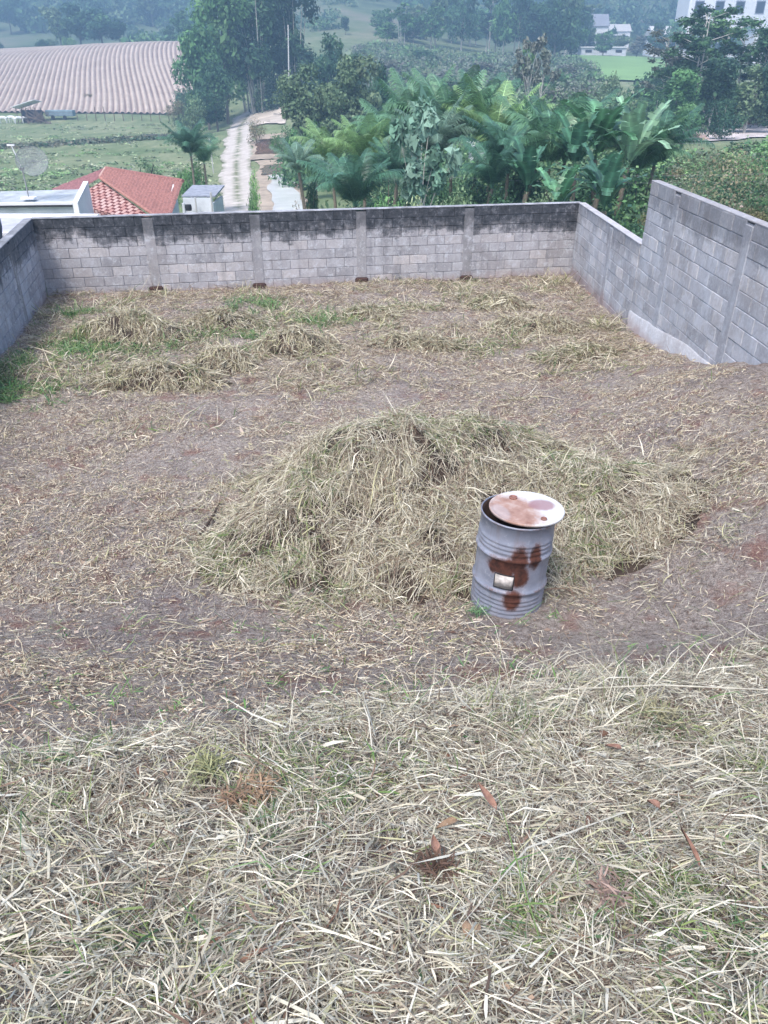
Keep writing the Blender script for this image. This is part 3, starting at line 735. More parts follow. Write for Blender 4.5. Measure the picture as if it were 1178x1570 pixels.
frond_clump(930, 1385, 70, .08, (.30, .22, .19), 'pinkish red withered tuft at the lower right in the straw')
frond_clump(732, 948, 60, .10, (.13, .24, .12), 'green sprig growing at the foot of the drum')
def stalks(px, py, n, L, label):
    x, y = gp(px, py); rr = np.random.default_rng(px+1)
    mb = MB()
    for k in range(n):
        a_ = rr.random()*6.28; e_ = rr.uniform(.15, .9); l_ = L*rr.uniform(.6, 1.2); z = surf_all(x, y)+.02
        p0 = Vector((x+rr.normal(0, .06), y+rr.normal(0, .06), z)); d_ = Vector((math.cos(a_)*math.cos(e_), math.sin(a_)*math.cos(e_)*.6, math.sin(e_)))
        mb.tube([p0, p0+d_*l_*.5, p0+d_*l_+Vector((0, 0, -.25*l_))], [.003, .0024, .0012], 4)
    tag(mb.build('dry_stalks', palew), label, 'stalks', 'long pale dry stalks sticking out of the straw')
stalks(760, 1050, 6, .5, 'fan of long pale stalks standing up below the drum')
stalks(835, 1040, 5, .45, 'crossed pale stalks rising right of the drum on the brow')
stalks(1130, 985, 4, .4, 'forked pale stalk rising at the right edge of the photo')
stalks(1125, 1190, 4, .35, 'pale curved stalks at right below the cane')

# ------------------------------------------------------------------ haze-side setting: field, road, dirt
def sheet(name, U, Vv, lift, mat, disp=None, kind='structure'):
    """U,Vv arrays (n,m) of x,y"""
    Z = ground(U, Vv, False)+lift
    if disp is not None: Z = Z+disp
    n, m_ = U.shape; i = (np.arange(n-1)[:, None]*m_+np.arange(m_-1)[None, :]).ravel()
    o = link(name, npmesh(name, np.stack([U.ravel(), Vv.ravel(), Z.ravel()], 1), np.stack([i, i+1, i+m_+1, i+m_], 1), smooth=True), mat)
    return tag(o, kind=kind)
# ploughed field: rows run away from the viewer, leaning left
S, T_ = np.meshgrid(np.linspace(0, 1, 1150), np.linspace(0, 1, 70))
yb_ = 206+4*np.sin(S*4); yt_ = 318-6*(1-S)
FYy = yb_+(yt_-yb_)*T_
xr_b = -41; dx = 150
FXx = xr_b-dx*(1-S)-.25*(FYy-206)*S-.15*(FYy-206)*(1-S)+ 1.8*np.sin(T_*5+S*2)
rowsn = 100
disp = .20*np.sin(S*rowsn*2*np.pi+ .6*np.sin(T_*9))
def field_mat():
    m, nt, b = newmat('ploughed_soil', .95, .1); g = NT(nt); p = g.pos()
    n = g.noise(.25, p, 6, .7); c = g.ramp(n, [(.3, (.40, .33, .28)), (.7, (.55, .47, .41))])
    at = g.n('ShaderNodeAttribute', attribute_name='tint').outputs['Fac']
    c = g.mix(g.math('MULTIPLY', at, .75), c, (.15, .10, .10)); g.l(c, b.inputs['Base Color']); return m
ob = sheet('ploughed_field', FXx, FYy, .45, field_mat(), disp)
furrow = (np.clip(-np.sin(S*rowsn*2*np.pi+.6*np.sin(T_*9)), 0, 1)*(.6+.8*fbm(FXx/6, FYy/6, 3))).ravel()   # darker furrow bottoms
at = ob.data.color_attributes.new('tint', 'FLOAT_COLOR', 'POINT'); c4 = np.ones((furrow.size, 4), np.float32); c4[:, :3] = furrow[:, None]; at.data.foreach_set('color', c4.ravel())
# dirt road
_GD = np.concatenate([np.arange(19.5, 260, .4), np.arange(260, 1200, 2.)])
def gpx(px, py, far=True):
    u = pix(px, py, dist=1.0); d = _GD; hit = np.nonzero(u.z*d <= ground(u.x*d, d, False))[0]
    q = d[hit[0]] if len(hit) else d[-1]
    return u.x*q, q
dirt = None
def road_mat():
    m, nt, b = newmat('pale_dirt', .95, .1); g = NT(nt); p = g.pos()
    at = g.n('ShaderNodeAttribute', attribute_name='tint').outputs['Fac']
    n = g.noise(.8, p, 6, .7); c = g.ramp(n, [(.3, (.40, .36, .33)), (.7, (.60, .56, .52))])
    gn = g.noise(.5, p, 5, .7)
    f = g.math('MULTIPLY', at, g.ramp(gn, [(.42, 0), (.55, 1)]))
    c = g.mix(f, c, (.16, .18, .10)); g.l(c, b.inputs['Base Color']); return m
rm = road_mat()
CL = [(366, 335, 3.8), (366, 318, 3.8), (364, 290, 3.9), (362, 262, 4.0), (364, 235, 4.2), (367, 212, 4.6), (370, 192, 5.2), (380, 178, 6.5), (398, 168, 8.5), (425, 160, 9.5), (450, 156, 8)]
pts = [(*gpx(a_, b_), w_) for a_, b_, w_ in CL]
def ribbon(name, pts, mat, lift=.12, nsub=10, across=7, edge_noise=.5):
    P = np.array(pts); t = np.arange(len(P)); tt = np.linspace(0, len(P)-1, (len(P)-1)*nsub+1)
    X = np.interp(tt, t, P[:, 0]); Y = np.interp(tt, t, P[:, 1]); W = np.interp(tt, t, P[:, 2])
    k = np.ones(7)/7
    X = np.convolve(np.pad(X, 3, 'edge'), k, 'valid'); Y = np.convolve(np.pad(Y, 3, 'edge'), k, 'valid')
    dX = np.gradient(X); dY = np.gradient(Y); l = np.hypot(dX, dY); nxn = -dY/l; nyn = dX/l
    s = np.linspace(-.5, .5, across)
    jit = 1+edge_noise*(fbm(X/3, Y/3, 2)-.5)
    U = X[:, None]+nxn[:, None]*s*(W*jit)[:, None]; Vv = Y[:, None]+nyn[:, None]*s*(W*jit)[:, None]
    o = sheet(name, U, Vv, lift, mat)
    mid = np.exp(-((s)/.11)**2)[None, :]*np.ones_like(U); ed = np.clip((np.abs(s)-.40)/.1, 0, 1)[None, :]*np.ones_like(U)
    a_ = o.data.color_attributes.new('tint', 'FLOAT_COLOR', 'POINT'); c4 = np.ones((U.size, 4), np.float32); c4[:, :3] = np.clip(mid*1.0+ed, 0, 1).ravel()[:, None]; a_.data.foreach_set('color', c4.ravel())
    return o
ribbon('dirt_road', pts, rm, .14)
U, Vv = np.meshgrid(np.linspace(0, 1, 16), np.linspace(0, 1, 16)); p4 = np.array([gpx(384, 194), gpx(436, 190), gpx(448, 164), gpx(390, 163)])
p4w = U*0; bx = lambda k: (p4[0, k]*(1-U)+p4[1, k]*U)*(1-Vv)+(p4[3, k]*(1-U)+p4[2, k]*U)*Vv
sheet('dirt_clearing', bx(0)+(fbm(U*4, Vv*4, 2)-.5)*3, bx(1)+(fbm(U*4+9, Vv*4, 2)-.5)*9, .22, simple('tan_clearing', (.50, .44, .38), var=.35, scale=.25, obj=False))
# dirt track on the right beyond the shrubs
pts = [(*gpx(a_, b_), w_) for a_, b_, w_ in ((1030, 220, 10), (1060, 212, 15), (1090, 206, 16), (1130, 200, 14), (1178, 193, 12), (1250, 187, 10))]
ribbon('dirt_track', pts, simple('grey_dirt', (.50, .45, .45), var=.35, scale=.8, obj=False), .15)
# ditch across the pasture
pts = [(*gpx(a_, b_), 6.0) for a_, b_ in ((-60, 226), (0, 223), (60, 222), (120, 219), (180, 214), (240, 210), (285, 207))]
def ditchmat():
    return simple('ditch_grass', (.085, .085, .065), var=.5, scale=.7, obj=False)
ribbon('ditch', pts, ditchmat(), .10, edge_noise=2.6)
def tussocks(name, pts_, rmin, rmax, hf, cols, nleaf, leaf, label, seed):
    g_ = np.random.default_rng(seed); out = []
    for x, y in pts_:
        r_ = g_.uniform(rmin, rmax); out.append((x, y, gz(x, y)+r_*hf*.2, r_*g_.uniform(1, 2.5), r_, r_*hf))
    return out, nleaf, leaf, cols, label, name, g_
TUS = []
g_ = np.random.default_rng(3); dl = [gpx(px, 228-px*.062+g_.normal(0, 1.2)) for px in g_.uniform(-60, 300, 230)]
TUS.append(tussocks('ditch_grass', dl, .5, 1.3, .55, ('dark', 'brown', 'grey'), 9000, .42, 'dark rough grass growing along the ditch across the pasture', 51))
pl_ = [gpx(px, py) for px, py in zip(g_.uniform(-40, 325, 420), g_.uniform(190, 298, 420))]
TUS.append(tussocks('pasture_tussocks', pl_, .3, 1.1, .25, ('light', 'olive', 'pale', 'pale', 'grey'), 12000, .40, 'uneven pale and green tussocks dotting the pasture', 52))
# bright green crop field
U, Vv = np.meshgrid(np.linspace(0, 1, 40), np.linspace(0, 1, 30)); Yg = 222+118*Vv
sheet('green_crop_field', (.197+.012*(1-Vv)*0+.125*U)*Yg*1.0, Yg, .4, simple('crop_green', (.20, .34, .13), var=.12, scale=.05, obj=False, rnd=0))

# ------------------------------------------------------------------ trees
def leafcloud(clumps, n, size, cols, rg_, flat=.4, shell=.55):
    """clumps (cx,cy,cz,rx,ry,rz); quads spread near each clump's surface"""
    cl = np.array(clumps, float); wt = cl[:, 3]*cl[:, 4]*cl[:, 5]; wt = wt**.67; wt /= wt.sum()
    k = rg_.choice(len(cl), n, p=wt); d = rg_.normal(size=(n, 3)); d /= np.linalg.norm(d, axis=1, keepdims=True)
    rad = (shell+(1-shell)*rg_.random(n))*(1+.22*rg_.normal(size=n)*.5)
    P = cl[k, :3]+d*cl[k, 3:]*rad[:, None]
    nrm = d+rg_.normal(0, .7, (n, 3)); nrm[:, 2] += flat; nrm /= np.linalg.norm(nrm, axis=1, keepdims=True)
    t = np.cross(nrm, rg_.normal(size=(n, 3))); t /= np.linalg.norm(t, axis=1, keepdims=True); b = np.cross(nrm, t)
    s = size*rg_.lognormal(0, .35, n)[:, None]
    V = np.stack([P-t*s*.5, P+b*s*.28, P+t*s*.5, P-b*s*.28], 1).reshape(-1, 3)
    F = np.arange(4*n).reshape(-1, 4)
    cc = np.array(cols); cb = cc[rg_.integers(0, len(cc), len(cl))][k]*rg_.uniform(.7, 1.3, len(cl))[k][:, None]   # each bough its own green
    c = (.6*cb+.4*cc[rg_.integers(0, len(cc), n)])*rg_.uniform(.65, 1.3, (n, 1))
    return V, F, np.repeat(c, 4, 0)
GREENS = {
 'dark': [(.028, .055, .030), (.04, .075, .035), (.022, .045, .032), (.05, .085, .04)],
 'mid': [(.05, .095, .038), (.07, .125, .045), (.04, .08, .035), (.095, .15, .06)],
 'olive': [(.075, .10, .05), (.10, .125, .065), (.055, .08, .042), (.13, .15, .085)],
 'light': [(.11, .18, .06), (.15, .22, .08), (.09, .15, .06), (.19, .26, .11)],
 'grey': [(.13, .135, .115), (.10, .11, .085), (.17, .165, .145), (.09, .10, .08)],
 'brown': [(.17, .13, .085), (.13, .12, .06), (.22, .17, .12), (.10, .11, .05)],
'bluish': [(.10, .15, .11), (.14, .18, .14), (.08, .13, .09)],
 'pale': [(.30, .32, .20), (.20, .24, .12), (.38, .38, .27), (.13, .17, .09)],
}
def make_tree(kind, green, seed, n=2600, leaf=.05):
    """unit tree, height 1; crown about .8 wide"""
    r_ = random.Random(seed); g_ = np.random.default_rng(seed); cl = []
    mb = MB()
    if kind == 'broad':
        mb.tube([(0, 0, -.05), (.01, 0, .2), (.0, .02, .45), (.02, 0, .7)], [.02, .016, .012, .005], 7)
        for k in range(11):
            a_ = r_.uniform(0, 6.28); rr = r_.uniform(.08, .30); z = r_.uniform(.24, .86); q = .10+.08*r_.random()
            rr *= (1.15-abs(z-.58)*1.3); cl.append((rr*math.cos(a_), rr*math.sin(a_), z, q*1.15, q*1.15, q*.85))
            mb.tube([(0, 0, .25+.2*r_.random()), (rr*.5*math.cos(a_), rr*.5*math.sin(a_), z-.12), (rr*math.cos(a_), rr*math.sin(a_), z)], [.011, .007, .003], 5)
        cl.append((0, 0, .55, .24, .24, .28)); cl.append((0, 0, .88, .13, .13, .1))
    elif kind == 'tall':
        for j in range(3):
            ox, oy = r_.uniform(-.05, .05), r_.uniform(-.05, .05); lx = r_.uniform(-.10, .10)
            mb.tube([(ox, oy, -.05), (ox+lx*.4, oy, .4), (ox+lx, oy, .92)], [.008, .006, .002], 6)
            for k in range(13):
                z = r_.uniform(.36, .97); a_ = r_.uniform(0, 6.28); rr = r_.uniform(.03, .2)
                q = r_.uniform(.035, .07); cx = ox+lx*z+rr*math.cos(a_); cy = oy+rr*math.sin(a_)
                cl.append((cx, cy, z, q*1.2, q*1.2, q*.75)); mb.tube([(ox+lx*z, oy, z-.08), (cx, cy, z)], [.004, .0015], 4)
    elif kind == 'column':
        for j in range(9):
            a_ = r_.uniform(0, 6.28); rr = r_.uniform(.02, .14); lx, ly = rr*math.cos(a_), rr*math.sin(a_)
            mb.tube([(lx*.6, ly*.6, -.05), (lx, ly, .45), (lx*1.5, ly*1.5, .9)], [.007, .005, .002], 5)
            for k in range(3):
                z = r_.uniform(.3, .93); q = r_.uniform(.07, .11); cl.append((lx*(1+z), ly*(1+z), z, q, q, q*1.25))
    elif kind == 'bush':
        for k in range(9):
            a_ = r_.uniform(0, 6.28); rr = r_.uniform(.0, .42); z = r_.uniform(.2, .7)*(1-.5*rr); q = r_.uniform(.16, .26)
            cl.append((rr*math.cos(a_), rr*math.sin(a_), z, q, q, q)); mb.tube([(0, 0, -.05), (rr*.6*math.cos(a_), rr*.6*math.sin(a_), z*.7), (rr*math.cos(a_), rr*math.sin(a_), z+.08)], [.014, .01, .004], 5)
        cl.append((0, 0, .3, .4, .4, .28))
    elif kind == 'bare':
        mb.tube([(0, 0, -.05), (.03, 0, .3), (0, .02, .6)], [.016, .012, .006], 6)
        for k in range(12):
            a_ = r_.uniform(0, 6.28); rr = r_.uniform(.12, .32); z = r_.uniform(.5, .98); z0 = r_.uniform(.2, .5)
            mb.tube([(.02, 0, z0), (rr*.5*math.cos(a_), rr*.5*math.sin(a_), (z0+z)/2+.04), (rr*math.cos(a_), rr*math.sin(a_), z)], [.007, .004, .0015], 4)
            q = .07; cl.append((rr*math.cos(a_), rr*math.sin(a_), z, q, q, q))
        n = int(n*.3)
    V, F, C = leafcloud(cl, n, leaf*(.62 if kind == 'tall' else 1), GREENS[green], g_, shell=.15 if kind == 'tall' else .55)
    return mb.mesh('trunk'), npmesh('crown', V, F, C)
PROTO = {}
def proto(kind, green, i=0, n=2600, leaf=.05, bark='bark'):
    key = (kind, green, i, n, leaf, bark)
    if key not in PROTO:
        t, c = make_tree(kind, green, hash((kind, i)) % 1 + len(PROTO)*7+i+3, n, leaf)
        t.materials.append(M[bark]); c.materials.append(M['leaf']); PROTO[key] = (t, c)
    return PROTO[key]
for _k in GREENS:
    _f = (1.75, 2.05, 2.15) if _k not in ('brown', 'pale', 'grey') else (1.4, 1.5, 1.5)
    GREENS[_k] = [tuple(v*f for v, f in zip(c, _f)) for c in GREENS[_k]]
NAMES = {'broad': 'broadleaf_tree', 'tall': 'tall_slender_tree', 'column': 'bamboo_clump', 'bush': 'bush', 'bare': 'sparse_tree'}
CATS = {'broad': 'tree', 'tall': 'tree', 'column': 'bamboo', 'bush': 'bush', 'bare': 'tree'}
def tree(kind, green, px, dist, top, wpx, label, group=None, i=0, n=2600, leaf=.05, bark='bark', name=None, sink=0):
    z0 = 0
    for _ in range(3): x = xat(px, dist, z0); z0 = gz(x, dist)
    h = top_h(px, top, dist)-z0; h = max(h, .8)
    wid = {'broad': .82, 'tall': .46, 'column': .62, 'bush': 1.15, 'bare': .7}[kind]
    dep = dist*math.cos(R(PITCH))-z0*math.sin(R(PITCH)); wm = wpx/1163*dep; s = wm/wid
    t, c = proto(kind, green, i, n, leaf, bark)
    root = empty(name or NAMES[kind], (x, dist, z0-sink), random.uniform(0, 6.28)); root.scale = (s, s, h)
    link('trunk' if kind != 'bush' else 'stem', t, None, root); link('crown', c, None, root)
    return tag(root, label, CATS[kind], group)
# --- trees behind the road, left of centre
tree('broad', 'mid', 322, 178, 25, 85, 'leafy green tree at the left edge of the tall clump behind the ploughed field', n=5200, leaf=.04)
tree('broad', 'mid', 350, 184, -25, 105, 'tallest bright green tree of the clump behind the pale pole', n=5200, leaf=.04, i=1)
tree('broad', 'dark', 335, 168, 88, 75, 'dark round tree standing right behind the white leaning pole', n=4200, leaf=.04, i=5)
tree('column', 'dark', 402, 188, -30, 105, 'dark blue-green bamboo clump with pale stems beside the tall green tree', n=5200, leaf=.035, bark='palebark')
tree('column', 'mid', 385, 194, 10, 70, 'mid green bamboo clump between the tall tree and the dark clump', n=4200, leaf=.04, i=1, bark='palebark')
tree('column', 'dark', 452, 196, -25, 90, 'dark bamboo clump at the right end of the tall clump', n=5200, leaf=.035, i=2, bark='palebark')
tree('column', 'dark', 425, 205, -10, 80, 'dark bamboo clump behind the grey utility pole', n=4200, leaf=.04, i=3, bark='palebark')
tree('broad', 'dark', 505, 165, 48, 62, 'nearly black tree right of the tall bamboo', n=3500, i=2)
tree('broad', 'dark', 545, 170, 78, 52, 'small dark tree behind the two olive trees', n=3000, i=3)
tree('broad', 'olive', 478, 112, 92, 105, 'left of the two olive green feathery trees right of the road end', n=6500, leaf=.035, i=3)
tree('broad', 'olive', 535, 108, 78, 105, 'right of the two olive green feathery trees right of the road end', n=6500, leaf=.035, i=4)
tree('broad', 'dark', 585, 118, 92, 50, 'dark narrow tree at the right side of the olive trees', n=3200, i=6)
tree('bush', 'olive', 600, 95, 145, 90, 'olive bush filling the gap between olive trees and palms', n=3200, leaf=.06)
tree('bush', 'mid', 455, 92, 175, 55, 'green bush at the foot of the left olive tree', n=2600, leaf=.06, i=1)
# --- crest of the ploughed field
for k, (px, d, tp, wp, gr_, kd) in enumerate(((125, 350, 2, 62, 'dark', 'broad'), (158, 345, 10, 66, 'dark', 'broad'), (95, 352, 8, 50, 'olive', 'broad'), (185, 348, 26, 34, 'dark', 'broad'), (65, 340, 52, 26, 'dark', 'bush'), (80, 344, 55, 24, 'olive', 'bush'),
    (205, 340, 46, 24, 'dark', 'bush'), (220, 345, 50, 22, 'olive', 'bush'), (262, 338, 38, 30, 'dark', 'broad'), (285, 330, 15, 50, 'mid', 'broad'), (108, 338, 52, 26, 'light', 'bush'), (0, 336, 58, 26, 'dark', 'bush'))):
    lab = ['tall dark tree left of the twin on the crest of the ploughed field', 'tallest dark round tree on the crest of the ploughed field', 'greyish olive tree left of the dark crest trees', 'small dark tree at the right side of the dark crest trees',
     'small dark bush on the left part of the field crest', 'olive bush next to the small dark crest bush', 'dark low bush right of the dark crest trees', 'olive low bush right of the dark crest trees', 'flat-topped small tree near the right end of the crest',
     'green tree at the right end of the crest touching the tall clump', 'pale green bush under the dark crest trees', 'dark bush at the left edge of the photo above the field'][k]
    tree(kd, gr_, px, d, tp, wp, lab, 'trees along the crest of the ploughed field', i=k % 4, n=2400, leaf=.055)
# --- far forest, top left and top centre
rr = random.Random(4)
for k in range(8):
    tree('broad', 'dark' if k % 3 else 'olive', -20+k*42+rr.uniform(-6, 6), 520+rr.uniform(-60, 90), -18+rr.uniform(-8, 14), 44, 'hazy far tree in the woods above the field crest at top left', 'far woods at top left', i=k % 3, n=1400, leaf=.07)
for k in range(26):
    px = 585+k*12.5+rr.uniform(-6, 6)
    tree(rr.choice(['broad', 'broad', 'tall']), rr.choice(['dark', 'dark', 'mid', 'olive']), px, 318+rr.uniform(-16, 45), rr.uniform(-22, 22)+ (14 if px < 650 else 0), 46, ('hazy tree in the left third of the row along the top centre hillside' if px < 690 else 'hazy tree in the middle third of the row along the top centre hillside' if px < 800 else 'hazy tree in the right third of the row, above the green crop field'), ('left trees of the top centre row' if px < 690 else 'middle trees of the top centre row' if px < 800 else 'right trees of the top centre row'), i=k % 3, n=1800, leaf=.06, bark='palebark')
tree('broad', 'dark', 848, 292, -5, 62, 'dark dense tree left of the white houses and above the green crop', n=3500, leaf=.05, i=3)
tree('broad', 'dark', 875, 296, 8, 42, 'dark dense tree standing nearest the far white houses', n=3000, leaf=.05, i=1)
tree('broad', 'dark', 815, 300, 4, 50, 'dark dense tree third from the far white houses', n=3000, leaf=.05, i=2)
for k in range(6):
    tree('broad', 'dark' if k % 2 else 'mid', 490+k*16+rr.uniform(-8, 8), 560+rr.uniform(-50, 100), -15+rr.uniform(-10, 16), 40, 'far faint tree on the upper central hill', 'far trees on the upper hill', i=k % 3, n=1200, leaf=.075)
tree('broad', 'dark', 530, 330, 24, 18, 'lone small round tree on the pale green slope', n=1500, leaf=.08)
tree('bush', 'dark', 508, 400, 10, 12, 'lone tiny bush high on the pale green slope', n=900, leaf=.09)
def mass(name, px0, px1, d0, d1, ncl, r0_, r1_, hf, cols, nleaf, leaf, label, cat, seed, test=None, d_pow=1.0):
    g_ = np.random.default_rng(seed); out = []; 
    while len(out) < ncl:
        d = d0+(d1-d0)*g_.random()**d_pow; px = g_.uniform(px0, px1); x = xat(px, d, gz(px*0, d)); z = gz(x, d); x = xat(px, d, z)
        if test and not test(px, d, x): continue
        r_ = g_.uniform(r0_, r1_); out.append((x, d, z+r_*hf*.45, r_, r_, r_*hf))
    V, F, C = leafcloud(out, nleaf, leaf, [c for k in cols for c in GREENS[k]], g_, shell=.5)
    o = link(name, npmesh(name, V, F, C), M['leaf']); tag(o, label, cat, kind='stuff'); return o
for out, nleaf, leaf, cols, label, name, g_ in TUS:
    V, F, C = leafcloud(out, nleaf, leaf, [c for k in cols for c in GREENS[k]], g_, flat=1.5)
    tag(link(name, npmesh(name, V, F, C), M['leaf']), label, 'grass', kind='stuff')
mass('hillside_brush', 545, 905, 150, 295, 420, 2.0, 4.6, .55, ('grey', 'olive', 'grey', 'mid'), 44000, .68, 'grey-green brush covering the slope in the middle distance', 'brush', 31)
mass('hillside_brush', 190, 560, 330, 520, 90, 3, 6, .6, ('olive', 'dark', 'mid'), 14000, 1.1, 'scattered scrub on the hazy slope above the ploughed field', 'brush', 32)
mass('far_woods', -60, 330, 470, 690, 200, 6, 10, .9, ('dark', 'dark', 'olive', 'mid'), 30000, 2.3, 'hazy blue woods above the ploughed field at top left', 'woods', 33)
mass('far_woods', 560, 1240, 430, 690, 260, 6, 10, .9, ('dark', 'mid', 'olive', 'dark'), 36000, 2.2, 'hazy blue-green woods on the hills along the top of the photo', 'woods', 34)
mass('undergrowth', 560, 1030, 34, 62, 300, .9, 2.0, 1.0, ('dark', 'dark', 'mid', 'olive'), 64000, .20, 'dark dense undergrowth filling the space beneath the palms', 'undergrowth', 35)
mass('undergrowth', 560, 1000, 62, 145, 330, 1.6, 3.4, .9, ('mid', 'dark', 'olive', 'olive'), 42000, .45, 'tangled green undergrowth between the palms and the crop field', 'undergrowth', 36)
mass('undergrowth', 1000, 1260, 25, 52, 64, .35, 1.5, 1.3, ('olive', 'grey', 'dark', 'brown', 'olive', 'mid'), 48000, .09, 'rough green and olive scrub just outside the tall right wall', 'undergrowth', 37, test=lambda px, d, x: x > 6)
mass('undergrowth', 1000, 1260, 50, 104, 60, .6, 1.6, 1.0, ('mid', 'olive', 'grey', 'dark', 'light'), 30000, .26, 'green scrub on the slope below the dirt track at right', 'undergrowth', 41, test=lambda px, d, x: d < 60)
mass('undergrowth', 985, 1260, 122, 180, 150, 2.0, 4.0, .9, ('dark', 'mid', 'dark'), 24000, .6, 'dark undergrowth behind the dirt track at right', 'undergrowth', 38)
mass('undergrowth', 385, 570, 84, 150, 110, 1.4, 3.0, .9, ('mid', 'olive', 'dark'), 16000, .42, 'green thicket right of the road around the olive trees', 'undergrowth', 39, test=lambda px, d, x: px > 470 or d < 96 and px > 440)
mass('undergrowth', 275, 480, 186, 215, 90, 2.0, 4.2, .9, ('dark', 'olive', 'dark'), 16000, .55, 'dark undergrowth at the foot of the tall clump of trees', 'undergrowth', 40, test=lambda px, d, x: px < 335 or px > 400)
for k in range(14):
    px = 600+k*22+rr.uniform(-8, 8); d = rr.uniform(160, 280); z0 = gz(xat(px, d, 0), d); t, c = proto('bush', ['grey', 'olive', 'dark'][k % 3], k % 2, 1400, .07)
    s = rr.uniform(6, 10); root = empty('bush', (xat(px, d, z0), d, z0-.2), rr.uniform(0, 6)); root.scale = (s, s, s*rr.uniform(.5, .7))
    link('stem', t, None, root); link('crown', c, None, root); tag(root, 'rounded bush standing a little higher in the brush on the middle slope', 'bush', 'bushes in the brush on the middle slope')
tree('bare', 'grey', 805, 118, 62, 60, 'grey sparse leafless tree in front of the green crop field', n=3000, i=0, bark='palebark')
tree('bare', 'grey', 828, 125, 52, 50, 'grey sparse tree touching the left end of the crop field', n=3000, i=1, bark='palebark')
tree('bare', 'light', 803, 132, 60, 26, 'small yellowish sparse tree left of the crop field', n=3000, i=2)
tree('bush', 'olive', 935, 150, 100, 45, 'round olive bush overlapping the lower edge of the crop field', n=2200, leaf=.06, i=2)
tree('bush', 'grey', 895, 140, 112, 60, 'grey-green bush below the crop field', n=2200, leaf=.06, i=3)
tree('bush', 'grey', 850, 130, 118, 60, 'grey-green bush left below the crop field', n=2200, leaf=.06, i=1)
# --- right-hand trees
for (px, d, tp, wp, kd, gr_, lab, i, n) in (
    (1045, 118, 6, 120, 'tall', 'dark', 'tall open tree with bare slender trunks right of the crop field', 0, 5200),
    (1078, 126, 12, 110, 'tall', 'mid', 'tallest slender tree before the white buildings', 1, 5200),
    (1128, 120, 28, 110, 'tall', 'dark', 'slender dark tree with a flat top in front of the white building', 2, 5200),
    (1168, 124, 42, 90, 'tall', 'dark', 'slender dark tree at the right edge of the photo', 3, 4600),
    (1015, 132, 45, 80, 'tall', 'grey', 'thin greyish tree over the right end of the crop field', 4, 3600),
    (1030, 108, 102, 90, 'broad', 'mid', 'rounded green tree at the foot of the slender trees', 0, 5000),
    (1085, 112, 85, 100, 'broad', 'dark', 'dark leafy tree under the tallest slender tree', 1, 5000),
    (1140, 112, 95, 90, 'broad', 'olive', 'olive leafy tree behind the heap of rubble', 2, 5000),
    (1185, 110, 75, 80, 'broad', 'dark', 'dark leafy tree cut by the right edge of the photo', 3, 4000),
    (1000, 100, 120, 70, 'bush', 'dark', 'dark bush right of the highest palm leaf', 0, 3000),
    (1050, 98, 140, 80, 'bush', 'mid', 'green bush just beyond the dirt track, left one', 1, 3000),
    (1105, 99, 135, 70, 'bush', 'dark', 'dark bush just beyond the dirt track, right one', 2, 3000)):
    tree(kd, gr_, px, d, tp, wp, lab, 'trees at the upper right', i=i, n=n, leaf=.045 if kd != 'tall' else .035, bark='palebark')
for k in range(12):
    tree('broad', ['dark', 'mid', 'olive', 'grey'][k % 4], 898+k*26, 335+rr.uniform(0, 60), rr.uniform(28, 55), 36, 'bluish tree among the far houses at top right', 'trees among the far houses', i=k % 3, n=1400, leaf=.07)
# --- shrubs right, outside the wall
sh = [(1060, 52, 228, 120, 'olive'), (1120, 50, 222, 110, 'light'), (1175, 56, 192, 110, 'light'), (1160, 44, 215, 100, 'mid'), (1040, 40, 262, 90, 'olive'), (1085, 38, 250, 100, 'olive'),
      (1140, 36, 262, 110, 'dark'), (1190, 32, 262, 110, 'mid'), (1105, 31, 285, 80, 'olive'), (1150, 28, 300, 70, 'brown'), (1020, 48, 240, 60, 'brown'), (970, 26, 325, 70, 'dark'), (930, 24, 322, 60, 'dark'), (1000, 29, 300, 60, 'brown')]
lb_ = ['wide olive shrub below the rubble at right', 'light green shrub below the rubble heap', 'bright green shrub at the right edge under the dirt track', 'mid green shrub near the right edge', 'olive shrub just left above the top of the tall wall', 'olive feathery shrub above the tall wall',
 'dark green shrub above the tall wall', 'green shrub cut by the right edge above the wall', 'low olive shrub touching the tall wall top', 'dry brown shrub near the right wall top', 'brown shrub between palms and dirt track', 'dark shrub in the notch where the wall steps up', 'dark shrub behind the far right corner of the lot', 'brownish shrub left of the tall wall end']
for k, ((px, d, tp, wp, gr_), l_) in enumerate(zip(sh, lb_)):
    tree('bush', gr_, px, d, tp, wp, l_, 'shrubs outside the right wall', i=k % 4, n=4200, leaf=.04)
